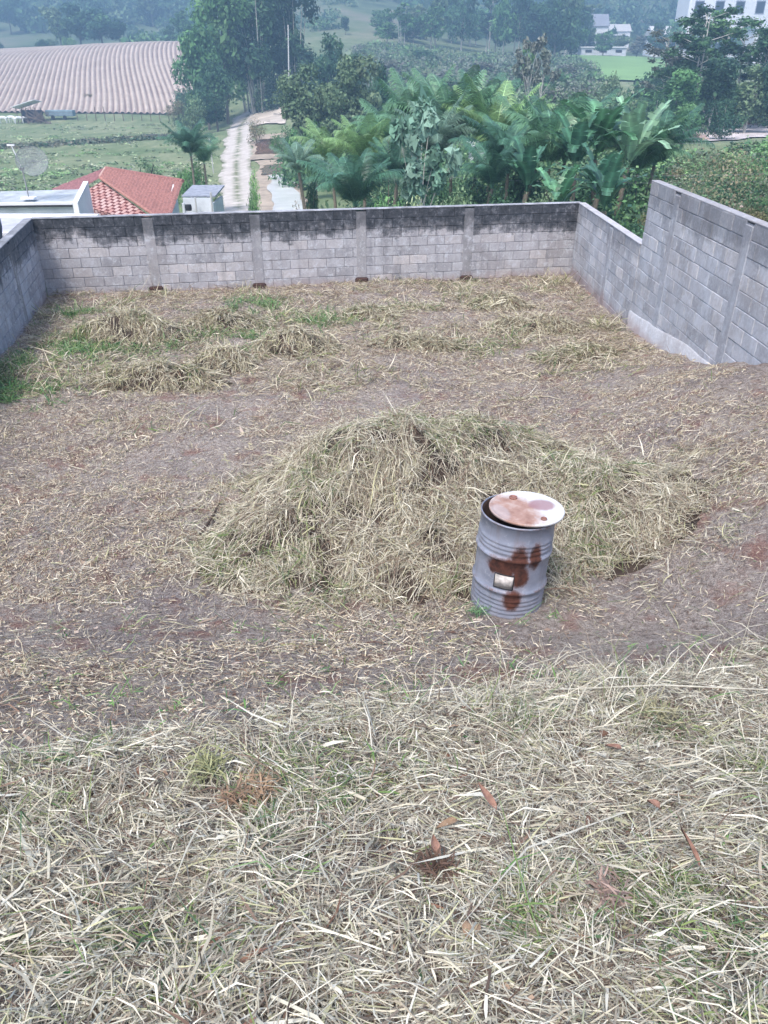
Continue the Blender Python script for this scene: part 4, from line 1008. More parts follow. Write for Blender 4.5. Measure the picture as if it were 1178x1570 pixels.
# --- near shrubs just past the far wall
for k, (px, d, tp, wp, gr_, kd, l_, n) in enumerate((
    (632, 27, 268, 75, 'pale', 'bush', 'shrub with pale speckled leaves behind the third bay of the far wall', 5200),
    (488, 30, 262, 50, 'brown', 'bush', 'reddish brown shrub beside the pale pond', 4200),
    (518, 27, 275, 50, 'pale', 'bush', 'pale yellow-green speckled shrub right of the brown shrub', 4200),
    (466, 34, 272, 34, 'brown', 'bush', 'small brownish shrub over the right side of the pale pond', 3000),
    (392, 48, 262, 26, 'mid', 'bush', 'green verge bush between the road and the pale pond', 3000),
    (395, 56, 236, 30, 'light', 'bush', 'smaller green bush on the road verge by the brown pond', 2400),
    (440, 108, 180, 52, 'mid', 'bush', 'green bush above the brown pond', 4200),
    (486, 78, 180, 50, 'mid', 'broad', 'small bluish green tree left of the yellow palm', 4600),
    (480, 45, 230, 40, 'dark', 'bush', 'dark green bush behind the brown shrub', 3600),
    (590, 33, 255, 70, 'mid', 'bush', 'green bush right of the arching dark palm', 3600),
    (700, 30, 262, 90, 'olive', 'bush', 'greyish green bush low behind the third bay', 4200),
    (760, 32, 250, 90, 'dark', 'bush', 'dark bush low under the middle palms', 4200),
    (820, 29, 265, 90, 'olive', 'bush', 'olive bush low behind the right part of the far wall', 4200),
    (880, 30, 255, 80, 'dark', 'bush', 'dark bush low near the right end of the far wall', 4200),
    (660, 42, 225, 90, 'dark', 'bush', 'dark bush behind the thin pale-stemmed tree', 3600),
    (720, 44, 215, 90, 'dark', 'bush', 'dark bush beneath the tallest palms', 3600),
    (800, 46, 205, 90, 'dark', 'bush', 'dark bush between the two palm groups', 3600),
    (930, 40, 235, 90, 'dark', 'bush', 'dark bush beneath the broad banana leaves', 3600),
    (240, 76, 226, 62, 'olive', 'bush', 'grey-green round bush behind the red roof', 3600),
    (302, 70, 212, 58, 'mid', 'bush', 'green bush around the slim palm beside the road', 3600),
    (335, 62, 268, 26, 'olive', 'bush', 'small bush at the roadside behind the grey annexe', 1800),
    (395, 130, 172, 34, 'brown', 'bush', 'brownish low bush on the pale clearing at the road bend', 1800),
    (300, 150, 130, 60, 'olive', 'bush', 'scrub at the lower right corner of the ploughed field', 2400),
    (275, 190, 143, 40, 'brown', 'bush', 'brown scrub inside the field corner', 1800),
    (138, 222, 140, 24, 'brown', 'bush', 'lone dark bush in the middle of the ploughed field', 1400))):
    tree(kd, gr_, px, d, tp, wp, l_, i=k % 4, n=n, leaf=.04)
tree('bare', 'bluish', 640, 36, 160, 110, 'slender tree with bluish leaves and a thin pale trunk before the palms', n=5200, leaf=.07, i=7, bark='palebark', name='slender_tree')

# ------------------------------------------------------------------ palms and banana plants
def frond_mesh(seed, L=1.0, droop=.8, nl=26, ll=.30, lw=.035, col=(.06, .12, .05)):
    r_ = np.random.default_rng(seed); ts = np.linspace(0, 1, 12)
    # arching rachis in x-z plane
    ang = R(72)-droop*ts**1.3*R(105); dx_ = np.cos(ang)*L/11; dz = np.sin(ang)*L/11
    X = np.concatenate([[0], np.cumsum(dx_[:-1])]); Z = np.concatenate([[0], np.cumsum(dz[:-1])])
    V = []; F = []; C = []
    for k in range(11):     # rachis ribbon
        b = len(V); w_ = .012*(1-k/12)
        V += [(X[k], -w_, Z[k]), (X[k], w_, Z[k]), (X[k+1], w_*.9, Z[k+1]), (X[k+1], -w_*.9, Z[k+1])]; F.append((b, b+1, b+2, b+3)); C += [np.array(col)*1.8+.05]*4
    for i in range(nl):
        t = .12+.86*i/nl; x = np.interp(t, ts, X); z = np.interp(t, ts, Z); a_ = np.interp(t, ts, ang)
        l = ll*(math.sin(math.pi*min(1, t*.86+.12))**.7)*r_.uniform(.85, 1.1)
        for s in (-1, 1):
            ux, uz = math.cos(a_), math.sin(a_); sweep = .55
            d = Vector((ux*sweep, s*.85, uz*sweep-.18)).normalized(); t2 = Vector((ux, 0, uz))
            p0 = Vector((x, 0, z)); p1 = p0+d*l*.55; p2 = p0+d*l+Vector((0, 0, -l*r_.uniform(.2, .5)))
            b = len(V); w_ = lw*.5
            V += [tuple(p0-t2*w_), tuple(p0+t2*w_), tuple(p1+t2*w_), tuple(p1-t2*w_), tuple(p2)]
            F.append((b, b+1, b+2, b+3)); F.append((b+3, b+2, b+4)); cc = np.array(col)*r_.uniform(.7, 1.35); C += [cc]*5
    me = npmesh('frond', np.array(V), [np.array([f for f in F if len(f) == 4]), np.array([f for f in F if len(f) == 3])], np.array(C)); me.materials.append(M['glossleaf']); return me
def broad_leaf_mesh(seed, droop=.7, w=.125, col=(.07, .15, .05)):
    r_ = np.random.default_rng(seed); n = 12; ts = np.linspace(0, 1, n+1); ang = R(76)-droop*ts**1.5*R(110)
    X = np.concatenate([[0], np.cumsum(np.cos(ang[:-1])/n)]); Z = np.concatenate([[0], np.cumsum(np.sin(ang[:-1])/n)])
    V = []; C = []; F = []; sub = 3
    for k in range(n):                     # the blade is torn into strips, as wind does
        for sd_ in (-1, 1):
            t = ts[k]; ww = w*(0.06 if t < .12 else (math.sin(math.pi*min(1, (t-.08)/.92*.95+.03))**.5))*r_.uniform(.92, 1.03)
            sag = r_.uniform(-.05, .12)*ww*3 if k > 1 else 0; gap = r_.uniform(.0, .35) if r_.random() < .45 else 0
            cc = np.array(col)*r_.uniform(.75, 1.3)
            b_ = len(V)
            for j, f in enumerate((0, .5, 1)):
                for e in (0, 1):
                    x0 = X[k]+(X[k+1]-X[k])*(e*(1-gap*f)+.25*f); z0 = Z[k]+(Z[k+1]-Z[k])*(e*(1-gap*f)+.25*f)
                    nx_, nz_ = -math.sin(ang[k]), math.cos(ang[k]); lf = (.20*ww*f - sag*f*f)
                    V.append((x0+nx_*lf, sd_*ww*f, z0+nz_*lf)); C.append(cc*(1.7 if f == 0 else 1))
            F += [(b_, b_+1, b_+3, b_+2), (b_+2, b_+3, b_+5, b_+4)]
    me = npmesh('leaf_blade', np.array(V), np.array(F), np.array(C), smooth=True); me.materials.append(M['glossleaf']); return me
FR = {g: [frond_mesh(s+k*10, droop=dr, col=c, nl=44, ll=.25, lw=.0125) for s, dr in enumerate((.35, .6, .85, 1.1))] for k, (g, c) in enumerate((('g', (.12, .25, .135)), ('y', (.21, .35, .14)), ('d', (.065, .16, .10)), ('b', (.15, .25, .18))))}
BLf = {g: [broad_leaf_mesh(s+50, droop=dr, col=c) for s, dr in enumerate((.3, .55, .85, 1.1))] for g, c in (('g', (.10, .23, .12)), ('l', (.24, .40, .26)), ('d', (.06, .15, .09)))}
def palm(px, dist, top, leaf_len, nf, g, label, trunk=None, broad=False, grp='palms and banana plants behind the far wall', lean=0, r=None):
    r_ = random.Random(int(px*7+dist)); z0 = 0
    for _ in range(3): x = xat(px, dist, z0); z0 = gz(x, dist)
    ztop = top_h(px, top, dist); crown = max(ztop-.82*leaf_len, z0+.4); hh = crown-z0
    root = empty('banana_plant' if broad else 'palm_tree', (x, dist, z0)); tag(root, label, 'banana plant' if broad else 'palm', grp)
    if r is None: r = .13 if broad else .10
    nst = 1
    mb = MB(); mb.tube([(0, 0, -.3), (lean*.3, 0, hh*.5), (lean, 0, hh)], [r*1.25, r, r*.8], 9); mb.build('stem' if broad else 'trunk', M['palmtrunk'], root)
    src = BLf[g] if broad else FR[g]
    nf = nf+2 if broad else nf+5; leaf_len = leaf_len*(.86 if broad else 1)
    for k in range(nf):
        a_ = k*2.399+r_.uniform(-.3, .3); q = k/nf
        me = src[min(3, int(q*4+r_.uniform(-.4, .6)) if q*4 > 0 else 0)] if True else None
        s = leaf_len*r_.uniform(.85, 1.12)
        o = link('leaf_blade' if broad else 'frond', me, None, root, (lean, 0, hh-.05*leaf_len*q), (0, R(r_.uniform(-8, 12)), a_), (s, s*r_.uniform(.9, 1.1), s))
    return root
PALMS = [
 (640, 52, 118, 4.6, 16, 'g', 'left palm of the tallest palm group', False), (690, 50, 104, 4.8, 18, 'g', 'tallest palm in the centre of the group', False),
 (742, 48, 132, 4.2, 16, 'y', 'palm with yellowish fronds right of the tallest palm', False), (668, 46, 150, 3.6, 13, 'b', 'bluish palm in front of the tallest palms', False),
 (610, 58, 138, 4.2, 14, 'g', 'palm at the left shoulder of the tallest group', False), (722, 54, 112, 4.4, 15, 'd', 'dark palm just behind the tallest palm', False),
 (560, 50, 180, 3.2, 14, 'y', 'small palm with light yellow-green fronds left of the main group', False), (518, 52, 178, 3.2, 8, 'y', 'bright yellow-green upright palm beside the white post', False),
 (545, 38, 222, 3.2, 13, 'd', 'dark arching palm low behind the far wall', False), (476, 44, 212, 2.0, 11, 'b', 'small bluish palm beside the brown pond', False),
 (770, 42, 165, 3.6, 12, 'd', 'dark palm between the two palm groups', False), (800, 45, 150, 4.0, 12, 'g', 'left palm of the right-hand group', False),
 (845, 43, 138, 4.0, 10, 'd', 'palm with upright dark fronds in the right-hand group', False), (985, 42, 165, 3.2, 12, 'd', 'dark palm at the right end of the row', False),
 (835, 40, 150, 3.6, 9, 'g', 'palm with stiff upright fronds in the right-hand group', False), (870, 38, 165, 3.0, 8, 'd', 'dark banana plant beside the upright palms', True),
 (905, 40, 128, 3.9, 9, 'g', 'banana plant with the longest arching leaf', True), (940, 39, 148, 3.6, 10, 'l', 'banana plant with pale shining drooping leaves', True),
 (965, 41, 175, 3.2, 10, 'g', 'green palm at the right end, fronds drooping towards the wall notch', False), (895, 33, 215, 2.6, 8, 'd', 'short banana plant in front of the tall ones', True),
 (850, 31, 245, 2.2, 7, 'g', 'small banana plant low behind the wall near its right end', True), (925, 31, 238, 2.4, 8, 'd', 'dark short banana plant by the right corner', True),
 (790, 36, 205, 2.8, 8, 'd', 'dark banana plant under the left palm of the right-hand group', True), (735, 38, 205, 2.8, 8, 'd', 'dark low palm under the yellowish palm', False),
 (600, 44, 205, 2.8, 9, 'd', 'dark low palm left of the pale-stemmed tree', False)]
for px, d, tp, ll_, nf, g, lab, br in PALMS: palm(px, d, tp, ll_, nf, g, lab, broad=br, lean=random.uniform(-.4, .4))
palm(305, 66, 186, 3.0, 14, 'd', 'slim palm beside the road left of the leaning pole', grp='palms by the road')
palm(322, 70, 205, 2.8, 12, 'g', 'second palm beside the road, close to the short pole', grp='palms by the road')

# ------------------------------------------------------------------ houses
def rayplane(px, py, p0, n):
    d = pix(px, py, dist=10.0).normalized(); return d*(p0.dot(n)/d.dot(n))
A = pix(163, 259, z=-4.7); Rr = pix(281, 279, z=-4.7); E0 = pix(262, 328, z=-5.75)
n1 = (Rr-A).cross(E0-A).normalized(); B = rayplane(154, 273, A, n1); C1b = rayplane(258, 345, A, n1); E1 = E0
Lr = pix(80, 291, z=-5.9); n2 = (B-A).cross(Lr-A).normalized(); L3 = rayplane(126, 289, A, n2)
def tile_roof(name, quad, mat, parent, du=.22, dv=.40, amp=.05, label=None):
    """quad: ridge0, ridge1, eave1, eave0 ; tile columns run from ridge to eave"""
    a, b, c, d = [Vector(v) for v in quad]; nrm = (b-a).cross(d-a).normalized()
    if nrm.z < 0: nrm = -nrm
    lu = max((b-a).length, (c-d).length); lv = max((d-a).length, (c-b).length); nu = int(lu/du)*4; nv = max(2, int(lv/dv)*2)
    U, Vv = np.meshgrid(np.linspace(0, 1, nu+1), np.linspace(0, 1, nv+1)); P = np.zeros(U.shape+(3,))
    for k in range(3): P[..., k] = (a[k]*(1-U)+b[k]*U)*(1-Vv)+(d[k]*(1-U)+c[k]*U)*Vv
    hgt = amp*np.abs(np.sin(U*nu/4*np.pi)) + .035*((Vv*nv/2) % 1)*(1) + .02*(fbm(U*nu/4, Vv*nv/2, 1)-.5)
    for k in range(3): P[..., k] += hgt*nrm[k]
    i = (np.arange(nv)[:, None]*(nu+1)+np.arange(nu)[None, :]).ravel()
    o = link(name, npmesh(name, P.reshape(-1, 3), np.stack([i, i+1, i+nu+2, i+nu+1], 1)), mat, parent); o['kind'] = 'stuff'
    return o
def tile_mat(name, c):
    m, nt, b = newmat(name, .85, .15); g = NT(nt); p = g.pos(); n = g.noise(1.2, p, 6, .75); n2_ = g.noise(9, p, 4, .7)
    col = g.ramp(n2_, [(.3, tuple(v*.6 for v in c)), (.7, tuple(min(1, v*1.3) for v in c))])
    col = g.mix(g.ramp(n, [(.5, 0), (.7, .45)]), col, (.16, .09, .09)); g.l(col, b.inputs['Base Color']); return m
tm = tile_mat('clay_tile', (.30, .15, .135)); tm2 = tile_mat('clay_tile_dark', (.26, .13, .14))  # second tile colour, for the left slope, is darker and more purple
house = empty('red_roof_house', (A.x, A.y, -10.8)); tag(house, 'house with orange clay tile roof and chequered brick gable behind the far wall', 'house')
bpy.context.view_layer.update(); HI = house.matrix_world.inverted()
def adopt(o, par=None):
    par = par or house; o.parent = par; o.matrix_parent_inverse = Matrix.Translation(par.location).inverted() if not par.parent else par.matrix_world.inverted(); return o
rd = (B-A); eq = [A, B, C1b, Rr]
# right slope: tile columns run parallel to ridge->eave (A->Rr)
adopt(tile_roof('roof_slope', [A, Rr, C1b, B], tm, None, du=.42, amp=.13))
mb = MB(); mb.tube([A+Vector((0, 0, .05)), Rr+Vector((0, 0, .05))], .09, 8); adopt(mb.build('ridge_cap', simple('old_tile', (.25, .12, .11), scale=5), None))
Lfar = Lr; Lnear = rayplane(90, 330, A, n2)
adopt(tile_roof('roof_slope', [B, A, Lfar, L3+ (L3-B)*.9], tm2, None, du=.36, amp=.10))
# ridge cap
mb = MB(); mb.tube([A+Vector((0, 0, .03)), B+Vector((0, 0, .03))], .11, 8); adopt(mb.build('ridge_cap', simple('pale_tile', (.50, .34, .30), scale=5), None))
mb = MB(); mb.tube([B+Vector((0, -.05, .02)), C1b+Vector((0, -.05, .02))], .08, 8); adopt(mb.build('verge_cap', simple('verge_tile', (.36, .18, .15), scale=5), None))
# gable under the verge, chequered hollow brick
Lb = L3+(L3-B)*.9
g0 = B+Vector((0, .05, -.18)); g1 = C1b+Vector((-.1, .1, -.22)); g2 = Vector((g1.x, g1.y, -11)); g4 = Lb+Vector((.1, .05, -.18)); g3 = Vector((g4.x, g4.y, -11))
mb = MB(); mb.prism([g0, g1, g2, g3, g4], (.0, .15, 0))
dB = (C1b-B).length/((258-154)/3.9); GBW = max(.12, dB); 
def gable_mat():
    m, nt, b = newmat('hollow_brick', .9, .1); g = NT(nt); p = g.pos(); s = g.sep(p)
    gd_ = Vector((C1b.x-B.x, C1b.y-B.y)).normalized(); cb = g.n('ShaderNodeCombineXYZ'); g.l(g.math('ADD', g.math('MULTIPLY', s[0], gd_.x), g.math('MULTIPLY', s[1], gd_.y)), cb.inputs[1]); g.l(s[2], cb.inputs[0])
    br = g.n('ShaderNodeTexBrick'); g.l(cb.outputs[0], br.inputs['Vector'])
    br.inputs['Color1'].default_value = (.50, .36, .34, 1); br.inputs['Color2'].default_value = (.38, .20, .18, 1); br.inputs['Mortar'].default_value = (.12, .035, .035, 1)
    br.inputs['Scale'].default_value = 1; br.inputs['Brick Width'].default_value = .19; br.inputs['Row Height'].default_value = GBW*.95; br.inputs['Mortar Size'].default_value = .03; br.inputs['Mortar Smooth'].default_value = .2
    g.l(br.outputs['Color'], b.inputs['Base Color']); g.bump(br.outputs['Fac'], b, .6, .05); return m
adopt(mb.build('gable_wall', gable_mat(), None))
# other walls of the house, set under the eaves
mb = MB(); e0 = Rr+Vector((-.35, -.1, -.1)); mb.prism([e0, g1+Vector((-.1, .3, 0)), g2+Vector((-.1, .3, 0)), Vector((e0.x, e0.y, -11))], (-.15, 0, 0)); adopt(mb.build('side_wall', M['whitewall'], None))
# dark dish on the roof
dd = pix(232, 268, dist=53); mb = MB(); mb.tube([dd+Vector((0, 0, -.9)), dd, dd+Vector((.25, 0, .6))], [.05, .04, .03], 6); mb.lathe
o = mb.build('roof_antenna', M['dark'], None); adopt(o)
# grey annexe right of the house
a0 = pix(272, 326, z=-7.6); a1 = pix(318, 326, z=-7.6)
ann = empty('annexe', (a0.x+1, a0.y+1, -10.8)); tag(ann, 'small white walled yard building with grey roof right of the red roof house', 'building')
w_ = (a1.x-a0.x)
mb = MB(); mb.box((w_/2-1, .9, 1.9), (w_, .15, 3.8)); mb.build('front_wall', M['whitewall'], ann)
mb = MB(); mb.box((-1, 2.4, 1.7), (.15, 3.4, 3.6)); mb.box((w_-1, 2.4, 1.7), (.12, 3.4, 3.6)); mb.build('side_wall', M['whitewall'], ann)
mb = MB(); mb.box((w_/2-1, 3.2, 3.75), (w_+.3, 3.4, .10)); o = mb.build('roof', M['greypaint'], ann); o.rotation_euler = (R(4), 0, 0)
mb = MB(); mb.tube([(w_-1.05, .45, 0), (w_-.95, .4, 4.2)], .06, 6); mb.tube([(-.1, .45, 0), (-.1, .4, 3.9)], .05, 6); mb.build('post', M['polewhite'], ann)
mb = MB(); mb.lathe([(.01, 0), (.2, 0), (.22, .2), (.2, .35), (.01, .35)], 14); mb.build('barrel_stand', M['dark'], ann, loc=(-.55, .2, 3.15))
# white flat-roofed neighbour at left
nb = empty('flat_roof_building', (-16, 35, -9.5)); tag(nb, 'pale flat-roofed building beyond the left corner of the far wall', 'building')
f0 = pix(-120, 314, z=-4.8); f1 = pix(113, 311, z=-4.8); f2 = pix(128, 290, z=-4.6); f3 = pix(-120, 297, z=-4.6)
up = Vector((0, 0, 1))
mb = MB(); mb.prism([f0-up*.12, f1-up*.12, f2-up*.12+(f1-f2)*.02, f3-up*.12], (0, 0, -5.4)); adopt(mb.build('walls', M['whitewall'], None), nb)
mb = MB(); mb.prism([f0, f1, f2, f3], (0, 0, -.12)); adopt(mb.build('roof_slab', simple('roof_slab', (.42, .46, .50), var=.3, scale=1.5, obj=False), None), nb)
mb = MB(); d1 = Vector((0, -.16, 0)); mb.prism([f0+d1+up*.05, f1+d1+up*.05, f1+up*.05, f0+up*.05], (0, 0, -.10)); adopt(mb.build('roof_edge', M['brightwhite'], None), nb)
e1 = f1+Vector((.03, -.2, 0)); e2 = f2+Vector((.03, .1, 0))
mb = MB(); mb.prism([e1+up*.04, e2+up*.32, e2+Vector((.22, 0, .32)), e1+Vector((.22, 0, .04))], (0, 0, -2.4)); adopt(mb.build('parapet', M['brightwhite'], None), nb)
mb = MB(); mb.prism([f0+d1*1.1-up*.06, f1+d1*1.1-up*.06, f1+d1*1.5-up*.06, f0+d1*1.5-up*.06], (0, 0, -.06)); adopt(mb.build('gutter', M['dark'], None), nb)
# mesh satellite dish
sp = pix(45, 305, z=-4.68)
dish = empty('satellite_dish', sp); tag(dish, 'mesh satellite dish on a pole standing on the flat roof', 'satellite dish')
mb = MB(); mb.tube([(0, 0, 0), (-.02, 0, 1.15)], .03, 8); mb.build('pole', simple('grey_steel', (.25, .26, .28)), dish)
mb = MB(); mb.box((.0, 0, .04), (.55, .4, .08), bevel=.01); mb.build('base_plate', M['brightwhite'], dish)
def dishmesh(r=.62, dp=.16):
    mb = MB(); 
    for q in (1, .82, .62, .42, .22):
        pts_ = [(r*q*math.cos(a_), r*q*math.sin(a_), dp*q*q) for a_ in np.linspace(0, 2*math.pi, 33)]; mb.tube(pts_, .008 if q < 1 else .014, 4, cap=False)
    for k in range(24):
        a_ = k*math.pi/12; mb.tube([(r*q*math.cos(a_), r*q*math.sin(a_), dp*q*q) for q in (.05, .4, .7, 1)], .006, 4)
    return mb.mesh('mesh_reflector')
o = link('mesh_reflector', dishmesh(), simple('dish_steel', (.22, .24, .25)), dish, (.42, .1, 1.40), (R(58), R(18), R(10)))
def wiremesh(r=.61, dp=.16):
    V = [(0, 0, 0)]; F = []; nr, na = 16, 64; holes = []
    for i in range(1, nr+1):
        for k in range(na): a_ = 2*math.pi*k/na; q = i/nr; V.append((r*q*math.cos(a_), r*q*math.sin(a_), dp*q*q+.002))
    for i in range(nr-1):
        for k in range(na):
            if (i+k) % 2: continue
            b = 1+i*na; F.append((b+k, b+(k+1) % na, b+na+(k+1) % na, b+na+k))
    return npmesh('screen', np.array(V), np.array(F))
link('screen', wiremesh(), bpy.data.materials['dish_steel'], o)
mb = MB(); mb.tube([(-.02, 0, 1.15), (-.12, -.05, 1.65), (-.22, -.08, 2.05)], .022, 6); mb.box((-.24, -.08, 2.08), (.3, .08, .06)); mb.build('feed_arm', M['brightwhite'], dish)
mb = MB(); mb.box((-.02, 0, 1.18), (.16, .14, .1), bevel=.02); mb.build('bracket', M['dark'], dish)
# neighbour's low roofs seen past the left wall
q0 = pix(-40, 352, z=-4.0)
nl = empty('neighbour_roof', (q0.x, q0.y, -6)); tag(nl, 'low grey roof slab with white edge just outside the left wall', 'roof')
mb = MB(); mb.box((.6, .6, .9), (4.6, 3.0, 2.0)); mb.build('walls', simple('lilac_wall', (.34, .34, .42), scale=2), nl)
mb = MB(); mb.box((.6, .6, 1.95), (4.8, 3.2, .12), bevel=.02); mb.build('slab', simple('lilac_slab', (.42, .43, .50), scale=2), nl)
mb = MB(); mb.box((.6, -.95, 2.04), (4.8, .12, .10), bevel=.01); mb.box((.6, 2.1, 2.05), (4.8, .14, .12), bevel=.01); mb.build('edge', M['brightwhite'], nl)
qt = pix(-14, 366, z=-3.95)
tk = MB(); tk.lathe([(.01, 0), (.30, 0), (.36, .3), (.36, .5), (.30, .58), (.01, .6)], 24); o = tk.build('water_tank', simple('tank_blue', (.10, .12, .17)), None, smooth=True, loc=(qt.x, qt.y, qt.z)); tag(o, 'dark round water tank on the low roof at the left edge', 'water tank')

# --- yard buildings right of the road
def simple_shed(name, px, py, z, w, d, h, roofm, wallm, label, cat='shed', pitch=6, rz=0, over=.25):
    p = pix(px, py, z=z); root = empty(name, (p.x, p.y, p.z-h), rz); tag(root, label, cat)
    mb = MB()
    mb.box((0, d/2, h/2), (w, d, h)); mb.build('walls', wallm, root)
    mb = MB(); mb.box((0, 0, 0), (w+2*over, d+2*over, .08), bevel=.01); mb.build('roof', roofm, root, loc=(0, d/2, h+.12+math.sin(R(pitch))*d/2), rot=(R(pitch), 0, 0))
    mb = MB(); mb.box((w*.18, -.02, h*.42), (.8, .05, h*.84)); mb.build('door', M['dark'], root)
    return root
def quad_sheet(name, c4_, lift, mat, wob=0, n=18):
    p4 = np.array([gpx(*c) for c in c4_]); U, Vv = np.meshgrid(np.linspace(0, 1, n), np.linspace(0, 1, n))
    f = lambda k: (p4[0, k]*(1-U)+p4[1, k]*U)*(1-Vv)+(p4[3, k]*(1-U)+p4[2, k]*U)*Vv
    e = 4*U*(1-U); X = f(0)+(fbm(Vv*5, U*0+3, 2)-.5)*wob*(1-e*.6)*2; Y = f(1)+(fbm(U*5, U*0+8, 2)-.5)*wob*2
    return sheet(name, X, Y, lift, mat)
def water_mat(name, c, rough):
    m, nt, b = newmat(name, rough, .5); g = NT(nt); p = g.pos(); g.l(g.ramp(g.noise(.5, p, 4), [(.35, tuple(v*.85 for v in c)), (.65, c)]), b.inputs['Base Color']); g.bump(g.noise(2.5, p, 3), b, .05, .02); return m
mud = simple('tan_mud', (.36, .30, .24), var=.35, scale=.7, obj=False)
quad_sheet('pond_bank', [(390, 246), (440, 244), (436, 205), (390, 209)], .16, mud, 1.0)
quad_sheet('pond', [(396, 238), (432, 237), (428, 214), (396, 217)], .24, water_mat('brown_water', (.19, .115, .095), .12), .8)
quad_sheet('pond_bank', [(396, 330), (486, 330), (446, 246), (392, 248)], .16, mud, 1.2)
quad_sheet('pond', [(427, 330), (474, 330), (448, 270), (411, 272)], .24, water_mat('sky_reflection_water', (.86, .87, .88), .15), .7)  # white sky reflection painted into the water colour
quad_sheet('pond', [(406, 271), (440, 268), (434, 254), (402, 257)], .24, water_mat('plant_reflection_water', (.24, .20, .15), .12), .7)  # reflected vegetation painted in as a tan water colour
# white post and pale things in the yard
wp = gpx(498, 262)
mb = MB(); mb.tube([(0, 0, 0), (.0, 0, 1.3), (.05, 0, 2.0)], [.10, .09, .09], 8); mb.box((.1, 0, 2.3), (.42, .3, .8), bevel=.1); mb.box((.3, -.2, .5), (.9, .5, 1.0), bevel=.12); o = mb.build('white_post', M['brightwhite'], None, loc=(wp[0], wp[1], gz(*wp))); tag(o, 'white bundle-topped post standing in the yard beside the yellow-green palm', 'post')
sp_ = gpx(742, 242)
simple_shed('white_shed', 752, 226, gz(*sp_)+2.0, 3.8, 2.0, 1.6, M['brightwhite'], M['whitewall'], 'low white shed half hidden behind the palm trunks')

# ------------------------------------------------------------------ pasture: shed, cows, trailer, fence, poles
sx, sy = gpx(44, 190)
ps = empty('field_shed', (sx, sy, gz(sx, sy))); tag(ps, 'dark open cattle shed with a pale lean-to roof at the field edge', 'shed')
mb = MB()
for ax in (-2.2, 0, 2.2):
    for ay in (0, 3): mb.tube([(ax, ay, 0), (ax, ay, 3.2+.0*ay)], .09, 6)
mb.build('posts', M['wood'], ps)
mb = MB(); mb.box((0, 0, 0), (5.8, 4.4, .1)); mb.build('roof', M['brightwhite'], ps, loc=(-.2, 1.5, 3.9), rot=(R(-6), R(-15), 0))
mb = MB(); mb.box((.4, 2.2, 1.4), (4.4, 1.6, 2.6)); mb.build('back_wall', simple('dark_boards', (.05, .05, .07), scale=2), ps)
mb = MB()
for k in range(26):
    mb.tube([(random.uniform(-1, 6), random.uniform(-1, 1), .1), (random.uniform(-1, 6), random.uniform(-1, 1), random.uniform(1.2, 3.6))], .06, 4)
o = mb.build('brush_pile', M['wood'], None, loc=(sx, sy-1.5, gz(sx, sy))); tag(o, 'tangle of dead branches piled beside the cattle shed', 'branches', kind='stuff')
tx, ty = gpx(95, 184)
tr = empty('cattle_trailer', (tx, ty, gz(tx, ty)+.1)); tag(tr, 'blue-grey long low trailer parked by the cattle shed', 'trailer')
mb = MB(); mb.box((0, 0, 1.3), (6.4, 2.0, 1.3), bevel=.08); mb.build('body', simple('trailer_blue', (.20, .28, .33), scale=1), tr)
mb = MB(); mb.box((0, -1.02, 1.0), (6.3, .05, .12)); mb.box((0, -1.02, 1.5), (6.3, .05, .12)); mb.build('rail', M['greypaint'], tr)
for ax in (-1.6, 1.2):
    mb = MB(); mb.lathe([(.01, -.12), (.42, -.12), (.45, 0), (.42, .12), (.01, .12)], 16); mb.build('wheel', M['dark'], tr, loc=(ax, -.95, .42), rot=(R(90), 0, 0))
def cow(px, py, rz, label):
    me = bpy.data.meshes.new('cow')
    J = [((0, 0, 1.25), .34), ((-.45, 0, 1.25), .38), ((-.85, 0, 1.28), .30), ((.45, 0, 1.22), .36), ((.85, 0, 1.25), .30), ((1.15, 0, 1.32), .17), ((1.45, 0, 1.28), .15), ((1.72, 0, 1.12), .08),
         ((.75, .2, .85), .12), ((.78, .2, .45), .07), ((.76, .2, .03), .07), ((.75, -.2, .85), .12), ((.72, -.2, .45), .07), ((.74, -.2, .03), .07),
         ((-.8, .2, .85), .15), ((-.92, .2, .5), .075), ((-.86, .2, .03), .07), ((-.8, -.2, .85), .15), ((-.95, -.2, .5), .075), ((-.9, -.2, .03), .07), ((-1.12, 0, 1.2), .04), ((-1.18, 0, .7), .03),
         ((1.42, .2, 1.42), .03), ((1.42, -.2, 1.42), .03)]
    E = [(0, 1), (1, 2), (0, 3), (3, 4), (4, 5), (5, 6), (6, 7), (4, 8), (8, 9), (9, 10), (4, 11), (11, 12), (12, 13), (2, 14), (14, 15), (15, 16), (2, 17), (17, 18), (18, 19), (2, 20), (20, 21), (6, 22), (6, 23)]
    me.from_pydata([j[0] for j in J], E, []); o = bpy.data.objects.new('cow', me); COL.objects.link(o)
    sm = o.modifiers.new('skin', 'SKIN'); 
    lay_ = me.skin_vertices[0].data if len(me.skin_vertices) else None
    if lay_ is None:
        bm = bmesh.new(); bm.from_mesh(me); bm.verts.layers.skin.verify(); bm.to_mesh(me); bm.free(); lay_ = me.skin_vertices[0].data
    for i, j in enumerate(J): lay_[i].radius = (j[1], j[1]); lay_[i].use_root = (i == 0)
    ss = o.modifiers.new('sub', 'SUBSURF'); ss.levels = 1; ss.render_levels = 1
    me.materials.append(M['brightwhite']); x, y = gpx(px, py); o.location = (x, y, gz(x, y)); o.rotation_euler = (0, 0, rz)
    return tag(o, label, 'cow', 'white cows by the cattle shed')
cow(6, 190, R(175), 'white cow at the left edge of the photo beside the shed')
cow(20, 189, R(150), 'white cow in the middle of the three by the shed')
cow(31, 190, R(20), 'white cow nearest to the cattle shed')
